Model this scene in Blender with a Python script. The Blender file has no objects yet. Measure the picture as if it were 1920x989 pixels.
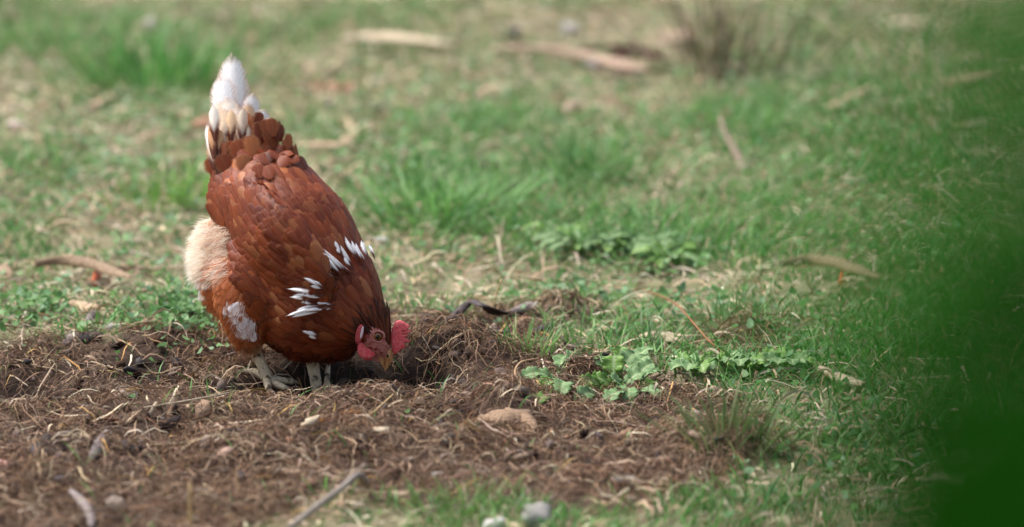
import bpy, bmesh, math, random
import numpy as np
from mathutils import Vector, Matrix, noise as mnoise
from mathutils.bvhtree import BVHTree

random.seed(7)
rng = np.random.default_rng(11)
sc = bpy.context.scene
col = sc.collection

# ------------------------------------------------------------------ camera
CAM_H, PITCH, LENS = 1.70, math.radians(11.95), 200.0
FPX = LENS / 36.0 * 1920.0
cd = bpy.data.cameras.new('camera')
cam = bpy.data.objects.new('camera', cd)
col.objects.link(cam)
cam.location = (0, 0, CAM_H)
cam.rotation_euler = (math.pi / 2 - PITCH, 0, 0)
cd.lens = LENS
cd.sensor_width = 36.0
cd.clip_start = 0.05
cd.clip_end = 3000
cd.dof.use_dof = True
cd.dof.focus_distance = 7.42
cd.dof.aperture_fstop = 2.9
sc.camera = cam

# ------------------------------------------------------------------ light (bright overcast)
SUN_EL, SUN_AZ = math.radians(58), math.radians(-62)      # azimuth from +Y, negative = to the left
w = bpy.data.worlds.new('World')
sc.world = w
w.use_nodes = True
nt = w.node_tree
nt.nodes.clear()
wo = nt.nodes.new('ShaderNodeOutputWorld')
bg = nt.nodes.new('ShaderNodeBackground')
sky = nt.nodes.new('ShaderNodeTexSky')
sky.sky_type = 'NISHITA'
sky.sun_disc = False
sky.sun_elevation = SUN_EL
sky.sun_rotation = SUN_AZ
sky.dust_density = 4.0
sky.air_density = 1.0
hs = nt.nodes.new('ShaderNodeHueSaturation')
hs.inputs['Saturation'].default_value = 0.8
nt.links.new(sky.outputs[0], hs.inputs['Color'])
nt.links.new(hs.outputs[0], bg.inputs[0])
bg.inputs[1].default_value = 0.10
nt.links.new(bg.outputs[0], wo.inputs[0])
sd = bpy.data.lights.new('sun', 'SUN')
sd.energy = 2.3
sd.angle = math.radians(26)
sd.color = (1.0, 0.995, 0.985)
sun = bpy.data.objects.new('sun', sd)
col.objects.link(sun)
sdir = Vector((math.sin(SUN_AZ) * math.cos(SUN_EL), math.cos(SUN_AZ) * math.cos(SUN_EL), math.sin(SUN_EL)))
sun.rotation_euler = sdir.to_track_quat('Z', 'Y').to_euler()
sun.location = sdir * 30
sc.view_settings.view_transform = 'Standard'
sc.view_settings.look = 'None'
sc.view_settings.exposure = 1.1
sc.view_settings.gamma = 1.0
sc.render.engine = 'CYCLES'
sc.cycles.use_denoising = True
sc.cycles.max_bounces = 6
sc.cycles.transparent_max_bounces = 4

# ------------------------------------------------------------------ pixel <-> world helpers (photograph pixels, 1920 x 989)
CP, SP = math.cos(PITCH), math.sin(PITCH)
def ray(px, py):
    u = (px - 960.0) / FPX
    v = -(py - 494.5) / FPX
    return Vector((u, CP + v * SP, -SP + v * CP))
def at(px, py, Y):
    d = ray(px, py)
    return Vector((0, 0, CAM_H)) + d * (Y / d.y)
def flat(px, py, z=0.0):
    d = ray(px, py)
    return Vector((0, 0, CAM_H)) + d * ((z - CAM_H) / d.z)
def to_px(P):
    P = np.asarray(P, float)
    x, y, z = P[..., 0], P[..., 1], P[..., 2] - CAM_H
    f = y * CP - z * SP
    v = y * SP + z * CP
    return 960 + FPX * x / f, 494.5 - FPX * v / f

# ------------------------------------------------------------------ noise and terrain
TAB = np.random.default_rng(3).random((256, 256))
def vnoise(x, y):
    x = np.asarray(x, float); y = np.asarray(y, float)
    ix = np.floor(x).astype(int); iy = np.floor(y).astype(int)
    fx = x - ix; fy = y - iy
    fx = fx * fx * (3 - 2 * fx); fy = fy * fy * (3 - 2 * fy)
    a = TAB[ix & 255, iy & 255]; b = TAB[(ix + 1) & 255, iy & 255]
    c = TAB[ix & 255, (iy + 1) & 255]; d = TAB[(ix + 1) & 255, (iy + 1) & 255]
    return (a * (1 - fx) + b * fx) * (1 - fy) + (c * (1 - fx) + d * fx) * fy
def fbm(x, y, o=4):
    s = 0; a = .5; t = 0
    for i in range(o):
        s = s + a * vnoise(x * 2 ** i + 17.3 * i, y * 2 ** i + 5.1 * i); t += a; a *= .5
    return s / t
def blob(px, py, cx, cy, rx, ry):
    return np.exp(-(((px - cx) / rx) ** 2 + ((py - cy) / ry) ** 2))

def ground_px(x, y):
    x = np.asarray(x, float); y = np.asarray(y, float)
    yy = np.maximum(y, 0.5)
    return to_px(np.stack([x, yy, np.zeros_like(x + yy)], -1))
def sstep(a, b, x):
    t = np.clip((x - a) / (b - a), 0, 1)
    return t * t * (3 - 2 * t)
def soil_mask(x, y):
    """1 where the hens have scratched the turf away"""
    px, py = ground_px(x, y)
    n = (fbm(np.asarray(x) * 9, np.asarray(y) * 6) - .5)
    top = np.interp(px, [-2600, -1500, -900, 0, 300, 520, 700, 800, 960, 1120, 1260, 1400, 1560], [1100, 800, 690, 655, 640, 630, 610, 585, 612, 690, 730, 790, 990])
    bot = np.interp(px, [-900, 300, 480, 640, 900, 1100, 1330, 1450], [1250, 1200, 990, 935, 955, 980, 940, 860])
    m = sstep(-22, 22, py - top + n * 110) * sstep(-22, 25, bot - py + n * 110)
    m = np.maximum(m, .85 * blob(px, py, 1060, 596, 70, 22))
    m = np.maximum(m, .8 * blob(px, py, 1390, 645, 75, 28))
    return m
MOUNDS = [  # px, py, rx px, ry px (on the ground), height
    (855, 692, 85, 18, .027), (795, 692, 40, 14, .018), (925, 700, 60, 16, .012), (650, 722, 130, 22, -.062), (760, 728, 80, 22, -.06),
    (560, 725, 60, 15, -.03),
    (440, 772, 110, 14, .010), (700, 790, 220, 16, .014), (950, 780, 80, 20, .014), (330, 668, 120, 18, .022), (20, 740, 90, 22, -.05),
    (250, 790, 150, 26, .02), (640, 850, 220, 30, .018), (960, 800, 55, 18, .028), (140, 870, 140, 30, .02), (1110, 705, 55, 10, .014),
    (1060, 598, 60, 14, .022), (1400, 645, 60, 14, .024), (1330, 850, 140, 30, .02), (1180, 840, 120, 30, -.01)]
def dark_soil(x, y):
    """zones of darker soil: in the pits, under the hen, at the mound"""
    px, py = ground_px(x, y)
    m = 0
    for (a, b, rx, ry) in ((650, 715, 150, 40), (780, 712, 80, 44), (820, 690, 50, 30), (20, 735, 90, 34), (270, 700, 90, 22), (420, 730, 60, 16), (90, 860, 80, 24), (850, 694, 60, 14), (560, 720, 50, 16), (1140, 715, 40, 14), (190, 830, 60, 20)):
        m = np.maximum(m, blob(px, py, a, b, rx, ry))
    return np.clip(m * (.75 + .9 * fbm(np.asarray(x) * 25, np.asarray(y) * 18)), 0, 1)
def height(x, y):
    x = np.asarray(x, float); y = np.asarray(y, float)
    px, py = ground_px(x, y)
    s = soil_mask(x, y)
    r = np.hypot(x, y - 8)
    fall = np.clip(1 - (r - 6) / 10, 0, 1)
    h = (fbm(x * 2.1, y * 2.1, 3) - .5) * .05 * fall
    h = h + (fbm(x * 11, y * 11, 3) - .5) * (.010 + .018 * s) * fall
    h = h + (fbm(x * 45, y * 45, 3) - .5) * (.003 + .013 * s) * fall
    for (cx, cy, rx, ry, a) in MOUNDS:
        h = h + a * blob(px, py, cx, cy, rx, ry)
    return h
def G(px, py, dz=0.0):
    p = flat(px, py)
    for _ in range(6):
        p = flat(px, py, float(height(p.x, p.y)))
    return Vector((p.x, p.y, float(height(p.x, p.y)) + dz))

# ------------------------------------------------------------------ materials
def lin(c):
    return tuple(((v / 255) / 12.92 if v / 255 <= .04045 else ((v / 255 + .055) / 1.055) ** 2.4) for v in c)
def new_mat(name):
    m = bpy.data.materials.new(name); m.use_nodes = True
    t = m.node_tree; b = t.nodes['Principled BSDF']
    return m, t, b
def grain_mat(name, c1, c2, scale=(60, 60, 60), rough=.75, bump=.3, coords='Object', detail=5, spec=.3, spots=None):
    m, t, b = new_mat(name)
    tc = t.nodes.new('ShaderNodeTexCoord'); mp = t.nodes.new('ShaderNodeMapping')
    mp.inputs['Scale'].default_value = scale
    n = t.nodes.new('ShaderNodeTexNoise'); n.inputs['Scale'].default_value = 1; n.inputs['Detail'].default_value = detail
    n.inputs['Roughness'].default_value = .65
    r = t.nodes.new('ShaderNodeValToRGB')
    r.color_ramp.elements[0].position = .32; r.color_ramp.elements[1].position = .68
    r.color_ramp.elements[0].color = (*lin(c1), 1); r.color_ramp.elements[1].color = (*lin(c2), 1)
    t.links.new(tc.outputs[coords], mp.inputs[0]); t.links.new(mp.outputs[0], n.inputs['Vector'])
    t.links.new(n.outputs['Fac'], r.inputs[0])
    out = r.outputs[0]
    if spots:
        n2 = t.nodes.new('ShaderNodeTexNoise'); n2.inputs['Scale'].default_value = spots[1]; n2.inputs['Detail'].default_value = 3
        t.links.new(tc.outputs[coords], n2.inputs['Vector'])
        r2 = t.nodes.new('ShaderNodeValToRGB'); r2.color_ramp.elements[0].position = .52; r2.color_ramp.elements[1].position = .64
        t.links.new(n2.outputs['Fac'], r2.inputs[0])
        mx = t.nodes.new('ShaderNodeMix'); mx.data_type = 'RGBA'
        t.links.new(r2.outputs[0], mx.inputs['Factor']); t.links.new(out, mx.inputs[6]); mx.inputs[7].default_value = (*lin(spots[0]), 1)
        out = mx.outputs[2]
    t.links.new(out, b.inputs['Base Color'])
    b.inputs['Roughness'].default_value = rough
    b.inputs['Specular IOR Level'].default_value = spec
    bp = t.nodes.new('ShaderNodeBump'); bp.inputs['Strength'].default_value = bump; bp.inputs['Distance'].default_value = .002
    t.links.new(n.outputs['Fac'], bp.inputs['Height']); t.links.new(bp.outputs[0], b.inputs['Normal'])
    return m
def attr_mat(name, rough=.6, transl=0.0, spec=.3):
    """colour comes from the blade's / fibre's own colour stored on the mesh"""
    m, t, b = new_mat(name)
    a = t.nodes.new('ShaderNodeAttribute'); a.attribute_name = 'Col'
    t.links.new(a.outputs['Color'], b.inputs['Base Color'])
    b.inputs['Roughness'].default_value = rough
    b.inputs['Specular IOR Level'].default_value = spec
    if transl:
        tr = t.nodes.new('ShaderNodeBsdfTranslucent'); t.links.new(a.outputs['Color'], tr.inputs[0])
        mx = t.nodes.new('ShaderNodeMixShader'); mx.inputs[0].default_value = transl
        o = t.nodes['Material Output']
        t.links.new(b.outputs[0], mx.inputs[1]); t.links.new(tr.outputs[0], mx.inputs[2]); t.links.new(mx.outputs[0], o.inputs[0])
    return m
GRASS = attr_mat('grass_blade', .5, .35, .35)
FIBRE = attr_mat('root_fibre', .85, .0, .15)
DOWN = attr_mat('down', .9, .5, .1)

# ------------------------------------------------------------------ mesh helpers
def tag(o, label=None, cat=None, group=None, kind=None):
    if label: o['label'] = label
    if cat: o['category'] = cat
    if group: o['group'] = group
    if kind: o['kind'] = kind
    return o
def link(name, me, mat=None, parent=None):
    o = bpy.data.objects.new(name, me); col.objects.link(o)
    if mat and me is not None and not me.materials: me.materials.append(mat)
    if parent:
        o.parent = parent
        o.matrix_parent_inverse = Matrix.Translation(parent.location).inverted() if not parent.parent else Matrix.Identity(4)
    return o
def empty(name, loc):
    o = bpy.data.objects.new(name, None); col.objects.link(o); o.location = loc; o.empty_display_size = .05
    return o
def mesh_np(name, V, F, C=None, smooth=True, uv=None):
    """V (n,3), F (m,k) constant k, C (n,3) point colours"""
    me = bpy.data.meshes.new(name)
    V = np.ascontiguousarray(V, np.float32).reshape(-1, 3); F = np.ascontiguousarray(F, np.int32)
    me.vertices.add(len(V)); me.vertices.foreach_set('co', V.ravel())
    k = F.shape[1]
    me.loops.add(F.size); me.loops.foreach_set('vertex_index', F.ravel())
    me.polygons.add(len(F)); me.polygons.foreach_set('loop_start', np.arange(len(F), dtype=np.int32) * k)
    if smooth: me.polygons.foreach_set('use_smooth', np.ones(len(F), bool))
    if C is not None:
        a = me.color_attributes.new('Col', 'FLOAT_COLOR', 'POINT')
        cc = np.ones((len(V), 4), np.float32); cc[:, :3] = C
        a.data.foreach_set('color', cc.ravel())
    if uv is not None:
        l = me.uv_layers.new(name='UVMap')
        l.data.foreach_set('uv', np.ascontiguousarray(uv[F.ravel()], np.float32).ravel())
    me.update(calc_edges=True)
    return me
def grid_faces(K, M, n=1):
    i = np.arange(K - 1)[:, None]; j = np.arange(M - 1)[None, :]
    q = np.stack([i * M + j, i * M + j + 1, (i + 1) * M + j + 1, (i + 1) * M + j], -1).reshape(-1, 4)
    return (q[None] + (np.arange(n) * K * M)[:, None, None]).reshape(-1, 4)
def ribbons(name, C, S, colr, smooth=True):
    """C (n,K,3) centre lines, S (n,K,3) half-width vectors, colr (n,3) or (n,K,3)"""
    n, K = C.shape[:2]
    V = np.stack([C - S, C + S], 2)
    if colr.ndim == 2: colr = np.repeat(colr[:, None], K, 1)
    cc = np.repeat(colr[:, :, None], 2, 2)
    return mesh_np(name, V.reshape(-1, 3), grid_faces(K, 2, n), cc.reshape(-1, 3), smooth)
def solid(name, T, thick, closed_v=False):
    """T (K,M,3) surface grid -> closed sheet with a thickness (below the surface)"""
    T = np.asarray(T, float); K, M = T.shape[:2]
    du = np.gradient(T, axis=0); dv = np.gradient(T, axis=1)
    n = np.cross(du, dv); n /= np.linalg.norm(n, axis=-1, keepdims=True) + 1e-9
    th = thick if np.ndim(thick) else thick
    B = T - n * th
    V = np.concatenate([T.reshape(-1, 3), B.reshape(-1, 3)])
    f = grid_faces(K, M); o = K * M
    F = [f, f[:, ::-1] + o]
    def side(idx):
        idx = np.array(idx); a, b = idx[:-1], idx[1:]
        F.append(np.stack([b, a, a + o, b + o], -1))
    side([i * M for i in range(K)][::-1]); side([i * M + M - 1 for i in range(K)])
    side(list(range(M))); side([(K - 1) * M + j for j in range(M)][::-1])
    return mesh_np(name, V, np.concatenate(F))
def smooth_path(P, n):
    P = np.array([tuple(p) for p in P], float)
    k = len(P)
    if k == 2:
        t = np.linspace(0, 1, n)[:, None]; return P[0] * (1 - t) + P[1] * t
    ext = np.vstack([2 * P[0] - P[1], P, 2 * P[-1] - P[-2]])
    out = []
    for u in np.linspace(0, k - 1, n):
        i = min(int(u), k - 2); f = u - i
        a, b, c, d = ext[i], ext[i + 1], ext[i + 2], ext[i + 3]
        out.append(.5 * (2 * b + (c - a) * f + (2 * a - 5 * b + 4 * c - d) * f * f + (3 * b - a - 3 * c + d) * f ** 3))
    return np.array(out)
def tube(name, P, R, sides=7, n=None, wob=0.0):
    n = n or max(6, len(P) * 4)
    C = smooth_path(P, n)
    R = np.interp(np.linspace(0, 1, n), np.linspace(0, 1, len(R)), R)
    T = np.gradient(C, axis=0); T /= np.linalg.norm(T, axis=1, keepdims=True) + 1e-9
    ref = np.array([.3, .5, .8]); A = np.cross(T, ref); A /= np.linalg.norm(A, axis=1, keepdims=True) + 1e-9
    B = np.cross(T, A)
    th = np.linspace(0, 2 * np.pi, sides, endpoint=False)
    rr = R[:, None] * (1 + wob * (rng.random((n, sides)) - .5))
    V = C[:, None] + rr[..., None] * (np.cos(th)[None, :, None] * A[:, None] + np.sin(th)[None, :, None] * B[:, None])
    i = np.arange(n - 1)[:, None]; j = np.arange(sides)[None]
    F = np.stack([i * sides + j, i * sides + (j + 1) % sides, (i + 1) * sides + (j + 1) % sides, (i + 1) * sides + j], -1).reshape(-1, 4)
    V = np.concatenate([V.reshape(-1, 3), C[:1], C[-1:]])
    a = n * sides
    c0 = np.stack([np.full(sides, a), (np.arange(sides) + 1) % sides, np.arange(sides), np.full(sides, a)], -1)[:, :3]
    c1 = np.stack([np.full(sides, a + 1), (n - 1) * sides + np.arange(sides), (n - 1) * sides + (np.arange(sides) + 1) % sides], -1)
    me = bpy.data.meshes.new(name)
    me.from_pydata(V.tolist(), [], F.tolist() + c0.tolist() + c1.tolist())
    me.polygons.foreach_set('use_smooth', np.ones(len(me.polygons), bool)); me.update()
    return me
def strip_mesh(name, P, W, curl=.3, thick=.0012, n=18, m=5, roll=0.0, ragged=.12, twist=0.0):
    """a strip of bark / dead leaf along points P with half-widths W, curled across, with ragged edges"""
    C = smooth_path(P, n)
    W = np.interp(np.linspace(0, 1, n), np.linspace(0, 1, len(W)), W)
    T = np.gradient(C, axis=0); T /= np.linalg.norm(T, axis=1, keepdims=True) + 1e-9
    up = np.array([0, 0, 1.0])
    S = np.cross(T, up); S /= np.linalg.norm(S, axis=1, keepdims=True) + 1e-9
    N = np.cross(S, T)
    a = roll + twist * np.linspace(0, 1, n)
    ca, sa = np.cos(a)[:, None], np.sin(a)[:, None]
    S, N = S * ca + N * sa, N * ca - S * sa
    u = np.linspace(-1, 1, m)
    wj = W[:, None] * (1 + ragged * (rng.random((n, m)) - .5))
    V = C[:, None] + S[:, None] * (u[None, :] * wj)[..., None] + N[:, None] * ((curl * W)[:, None] * (1 - u ** 2)[None])[..., None]
    return solid(name, V, thick)
def rock_mesh(name, r, seed, sub=3, rough=.35):
    bm = bmesh.new(); bmesh.ops.create_icosphere(bm, subdivisions=sub, radius=1)
    o = Vector((seed * 3.7, seed * 1.3, seed * 7.1))
    for v in bm.verts:
        d = v.co.normalized()
        fine = .10 * mnoise.noise(d * 6 + o) + .05 * mnoise.noise(d * 13 + o)
        k = 1 + rough * mnoise.noise(d * 1.1 + o) + rough * .45 * mnoise.noise(d * 2.6 + o) + fine
        q = d * k
        for ax in range(3):                       # soft facets
            if abs(q[ax]) > .72: q[ax] = math.copysign(.72 + (abs(q[ax]) - .72) * .35, q[ax])
        v.co = Vector((q.x * r[0], q.y * r[1], q.z * r[2]))
    me = bpy.data.meshes.new(name); bm.to_mesh(me); bm.free()
    me.polygons.foreach_set('use_smooth', np.ones(len(me.polygons), bool))
    return me

# ------------------------------------------------------------------ ground: one sheet, fine where the hen stands, out to the horizon
def axis(lo, a, b, hi, fine, grow=1.12):
    mid = list(np.arange(a, b, fine)); up = [b]; s = fine
    while up[-1] < hi: s *= grow; up.append(up[-1] + s)
    dn = []; s = fine; q = a
    while q > lo: s *= grow; q -= s; dn.append(q)
    return np.array(dn[::-1] + mid + up)
gx = axis(-900, -.72, .55, 900, .0065, 1.08)
gy = axis(-300, 6.4, 7.95, 1500, .0085, 1.07)
GX, GY = np.meshgrid(gx, gy)
GZ = height(GX, GY)
SM = soil_mask(GX, GY)
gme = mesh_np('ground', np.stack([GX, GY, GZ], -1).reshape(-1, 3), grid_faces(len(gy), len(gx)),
              np.stack([SM, dark_soil(GX, GY), SM], -1).reshape(-1, 3))
def ground_material():
    m, t, b = new_mat('earth_and_turf')
    L = t.links.new
    tc = t.nodes.new('ShaderNodeTexCoord')
    def noise(s, d=6):
        n = t.nodes.new('ShaderNodeTexNoise'); n.inputs['Scale'].default_value = s; n.inputs['Detail'].default_value = d
        n.inputs['Roughness'].default_value = .65; L(tc.outputs['Object'], n.inputs['Vector']); return n
    def ramp(src, stops):
        r = t.nodes.new('ShaderNodeValToRGB'); e = r.color_ramp.elements
        while len(e) < len(stops): e.new(.5)
        for k, (p, c) in enumerate(stops): e[k].position = p; e[k].color = (*lin(c), 1)
        L(src, r.inputs[0]); return r.outputs[0]
    n1 = noise(38); n2 = noise(9); n3 = noise(150, 3)
    soil = ramp(n1.outputs['Fac'], [(.25, (40, 32, 27)), (.5, (80, 64, 54)), (.72, (120, 100, 86))])
    dry = ramp(n1.outputs['Fac'], [(.28, (104, 86, 70)), (.5, (160, 136, 120)), (.75, (196, 174, 158))])
    far = ramp(n2.outputs['Fac'], [(.35, (70, 88, 46)), (.55, (110, 116, 80)), (.74, (164, 146, 128))])
    a = t.nodes.new('ShaderNodeAttribute'); a.attribute_name = 'Col'
    def mix(f, A, B):
        x = t.nodes.new('ShaderNodeMix'); x.data_type = 'RGBA'
        if isinstance(f, float): x.inputs[0].default_value = f
        else: L(f, x.inputs[0])
        L(A, x.inputs[6]); L(B, x.inputs[7]); return x.outputs[2]
    turf = mix(.7, dry, far)
    sx = t.nodes.new('ShaderNodeSeparateColor'); L(a.outputs['Color'], sx.inputs[0])
    dark_earth = ramp(n1.outputs['Fac'], [(.3, (22, 18, 16)), (.7, (52, 42, 36))])  # blackish brown tones for the darker soil zones
    c = mix(sx.outputs[0], turf, mix(sx.outputs[1], soil, dark_earth))
    L(c, b.inputs['Base Color'])
    b.inputs['Roughness'].default_value = .95; b.inputs['Specular IOR Level'].default_value = .1
    bp = t.nodes.new('ShaderNodeBump'); bp.inputs['Strength'].default_value = .7; bp.inputs['Distance'].default_value = .004
    L(n3.outputs['Fac'], bp.inputs['Height']); L(bp.outputs[0], b.inputs['Normal'])
    return m
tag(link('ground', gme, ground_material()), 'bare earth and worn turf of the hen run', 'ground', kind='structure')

# ------------------------------------------------------------------ scatter: grass, straw, fibres, crumbs
GREEN = [(290, 120, 130, 70, 1.3), (60, 330, 110, 60, .9), (330, 345, 70, 45, 1.), (120, 120, 120, 60, .6), (420, 20, 160, 40, .6),
         (800, 385, 120, 60, 1.5), (920, 420, 110, 45, 1.1), (1100, 310, 90, 55, 1.1), (870, 240, 130, 60, .8), (740, 90, 90, 40, .6),
         (1000, 195, 70, 40, .8), (1400, 250, 100, 70, 1.1), (1150, 460, 130, 45, 1.6), (1270, 480, 80, 34, 1.3), (620, 290, 60, 40, .4),
         (985, 640, 55, 28, 1.2), (1210, 625, 60, 26, .9), (360, 610, 70, 40, .9), (80, 590, 70, 35, .5), (1330, 590, 130, 40, .5), (1560, 120, 160, 120, .8),
         (1750, 330, 180, 160, .7), (1800, 560, 220, 120, .6), (1700, 760, 240, 120, .45), (1600, 920, 260, 70, .5), (1560, 450, 120, 60, .6),
         (600, 950, 110, 26, .5), (850, 958, 60, 28, .7), (1330, 985, 110, 30, .8), (1380, 770, 70, 50, .8), (1480, 690, 90, 40, .6), (1100, 560, 80, 25, .5)]
BARE = [(250, 285, 120, 40, .8), (200, 440, 80, 35, .6), (60, 205, 80, 40, .6), (1000, 60, 120, 40, .8), (1230, 85, 110, 45, .9), (960, 300, 90, 35, .8),
        (980, 520, 190, 32, 1.), (1200, 395, 80, 35, .7), (1260, 545, 140, 30, .9), (640, 110, 70, 35, .5), (700, 70, 140, 25, .6), (1080, 190, 60, 30, .7), (1370, 880, 150, 60, .7), (1480, 620, 120, 50, .5), (1340, 560, 110, 30, .5), (1500, 780, 140, 60, .5),
        (760, 500, 60, 40, .7), (40, 640, 100, 30, .6), (900, 560, 120, 30, .7), (1530, 290, 90, 50, .5), (1600, 60, 60, 30, .4), (600, 190, 60, 30, .4)]
def green_density(x, y):
    px, py = ground_px(x, y)
    d = .30 + .85 * sstep(.38, .66, fbm(np.asarray(x) * 3.7 + 9, np.asarray(y) * 2.3 + 4, 4))
    for (a, b, rx, ry, s) in GREEN: d = d + .62 * s * blob(px, py, a, b, rx, ry)
    for (a, b, rx, ry, s) in BARE: d = d * (1 - .75 * s * blob(px, py, a, b, rx, ry))
    return d * (1 - .96 * soil_mask(x, y))
def unit(v): return v / (np.linalg.norm(v, axis=-1, keepdims=True) + 1e-9)
def blades(x, y, L, W, bend, colr, K=4, z=None, lean_az=None):
    n = len(x)
    z = height(x, y) - .004 if z is None else z
    az = rng.random(n) * 2 * np.pi if lean_az is None else lean_az
    d = np.stack([np.cos(az), np.sin(az), np.zeros(n)], -1)
    t = np.linspace(0, 1, K)[None, :, None]
    lean = (.12 + .35 * rng.random(n))[:, None, None]
    C = np.stack([x, y, z], -1)[:, None] + L[:, None, None] * (d[:, None] * (lean * t + bend[:, None, None] * t ** 2.2)
        + np.array([0, 0, 1.]) * (t - .55 * bend[:, None, None] * t ** 2.4))
    sa = rng.random(n) * np.pi
    s = np.stack([np.cos(sa), np.sin(sa), np.zeros(n)], -1)
    prof = np.array([.75, 1., .72, .06]) if K == 4 else np.interp(np.linspace(0, 1, K), [0, .3, .7, 1], [.75, 1, .7, .06])
    S = s[:, None] * (W[:, None, None] * prof[None, :, None])
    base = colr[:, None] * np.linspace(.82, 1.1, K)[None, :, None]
    return C, S, base
def palette(cols, n, jit=.18):
    P = np.array([lin(c) for c in cols]); c = P[rng.integers(0, len(P), n)]
    return np.clip(c * (1 + jit * (rng.random((n, 1)) * 2 - 1)) * (1 + .07 * (rng.random((n, 3)) * 2 - 1)), 0, 1)
GREENS = [(92, 142, 66), (108, 158, 82), (80, 132, 58), (124, 168, 94), (98, 150, 88), (70, 114, 54), (138, 172, 108)]
DRYS = [(198, 180, 152), (178, 154, 126), (160, 134, 110), (210, 194, 168)]
def scatter_xy(n, x0, x1, y0, y1):
    return rng.random(n) * (x1 - x0) + x0, rng.random(n) * (y1 - y0) + y0
# short turf
parts = []
def add_grass(n, box, lo, hi, wid, keep_scale, tall=0.0, dens=green_density):
    x, y = scatter_xy(n, *box)
    d = dens(x, y)
    if box[0] < -1.5: d = d * (1 - (x > -1.15) * (x < 1.25) * (y > 6.25) * (y < 10.9))   # the close turf is already there
    k = rng.random(n) < d * keep_scale
    x, y, d = x[k], y[k], d[k]; m = len(x)
    L = (lo + (hi - lo) * rng.random(m) ** 1.6) * (.65 + .45 * np.clip(d, 0, 2))
    W = wid * (.6 + .8 * rng.random(m))
    c = palette(GREENS, m)
    dry = rng.random(m) < .10
    c[dry] = palette(DRYS, dry.sum())
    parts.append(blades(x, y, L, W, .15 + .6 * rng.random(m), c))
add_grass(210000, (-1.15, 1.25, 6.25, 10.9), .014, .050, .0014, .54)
add_grass(150000, (-3.4, 3.4, 5.2, 13.5), .02, .06, .0026, .55)
add_grass(40000, (-1.8, 1.8, 5.4, 7.6), .014, .05, .0018, .62)
add_grass(40000, (-8, 8, 4, 24), .04, .10, .006, .6)
x, y = scatter_xy(9000, -.9, .6, 6.3, 7.9)                     # sparse sprouts over the scratched soil
k = rng.random(len(x)) < .06 * soil_mask(x, y); x, y = x[k], y[k]
parts.append(blades(x, y, .012 + .03 * rng.random(len(x)), .0008 + .0008 * rng.random(len(x)), .2 + .5 * rng.random(len(x)), palette(GREENS, len(x))))
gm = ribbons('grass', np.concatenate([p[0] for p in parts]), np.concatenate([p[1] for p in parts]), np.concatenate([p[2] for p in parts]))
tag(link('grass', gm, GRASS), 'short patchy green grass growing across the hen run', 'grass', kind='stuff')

def fibres(n, box, lmin, lmax, w0, w1, cols, lift, dens, K=6, curl=.9, jit=.25, arch=.012):
    x, y = scatter_xy(n, *box)
    k = rng.random(n) < dens(x, y); x, y = x[k], y[k]; m = len(x)
    L = lmin + (lmax - lmin) * rng.random(m) ** 1.8
    az = rng.random(m) * 2 * np.pi
    P = np.zeros((m, K, 3)); P[:, 0, 0] = x; P[:, 0, 1] = y
    da = np.cumsum(curl * rng.normal(size=(m, K)), 1) * .8
    for i in range(1, K):
        a = az + da[:, i]
        P[:, i, 0] = P[:, i - 1, 0] + np.cos(a) * L / (K - 1)
        P[:, i, 1] = P[:, i - 1, 1] + np.sin(a) * L / (K - 1)
    t = np.linspace(0, 1, K)[None]
    tilt = rng.normal(size=(m, 1)) * .25 * L[:, None]
    P[..., 2] = height(P[..., 0], P[..., 1]) + lift * rng.random((m, 1)) + arch * rng.random((m, 1)) * np.sin(np.pi * t) + np.maximum(tilt * (t - .3), -.002)
    T = unit(np.gradient(P, axis=1))
    r = unit(rng.normal(size=(m, 1, 3)) + np.array([0, 0, .6]))
    S = unit(np.cross(T, r)) * ((w0 + (w1 - w0) * rng.random(m) ** 2)[:, None, None] * np.interp(np.linspace(0, 1, K), [0, .2, .8, 1], [.6, 1, .9, .35])[None, :, None])
    if K == 5:                                   # same length for joining
        P = np.concatenate([P, P[:, -1:] + (P[:, -1:] - P[:, -2:-1]) * .1], 1); S = np.concatenate([S, S[:, -1:] * .3], 1); K = 6
    return P, S, np.repeat(palette(cols, m, jit)[:, None], K, 1)
BROWNS = [(118, 94, 75), (140, 112, 89), (96, 75, 61), (154, 124, 99), (170, 141, 116), (124, 97, 78), (68, 54, 46), (108, 87, 74)]
TANS = [(172, 148, 122), (190, 168, 142), (154, 126, 100), (140, 106, 78)]
NEAR = (-1.35, .70, 6.0, 7.95)
def soil_d(x, y): return soil_mask(x, y) * (.3 + .7 * sstep(.40, .58, fbm(x * 11, y * 7))) * (1 - .93 * dark_soil(x, y))

ff = [fibres(260000, NEAR, .012, .055, .00024, .0006, BROWNS, .008, soil_d, K=5, curl=.6),
      fibres(44000, NEAR, .02, .08, .00025, .0006, TANS, .012, lambda x, y: .6 * soil_d(x, y) * (1 - .6 * dark_soil(x, y)), curl=.55),
      fibres(2600, NEAR, .04, .12, .0006, .0013, TANS + [(200, 178, 146)], .014, lambda x, y: .5 * soil_mask(x, y), curl=.5)]
def heap(px, py, rx, ry):
    return lambda x, y: blob(*ground_px(x, y), px, py, rx, ry)
ff.append(fibres(26000, (-.4, .15, 6.9, 8.0), .02, .08, .0003, .0007, BROWNS + BROWNS[:3] + TANS[3:], .020, heap(865, 686, 95, 24)))
ff.append(fibres(9000, (-.1, .3, 7.4, 8.1), .02, .06, .0003, .0007, TANS + BROWNS[:3], .014, heap(1065, 594, 55, 16)))
ff.append(fibres(9000, (.1, .5, 7.2, 7.9), .02, .07, .0003, .0007, BROWNS + TANS, .016, heap(1395, 642, 60, 20)))

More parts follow.
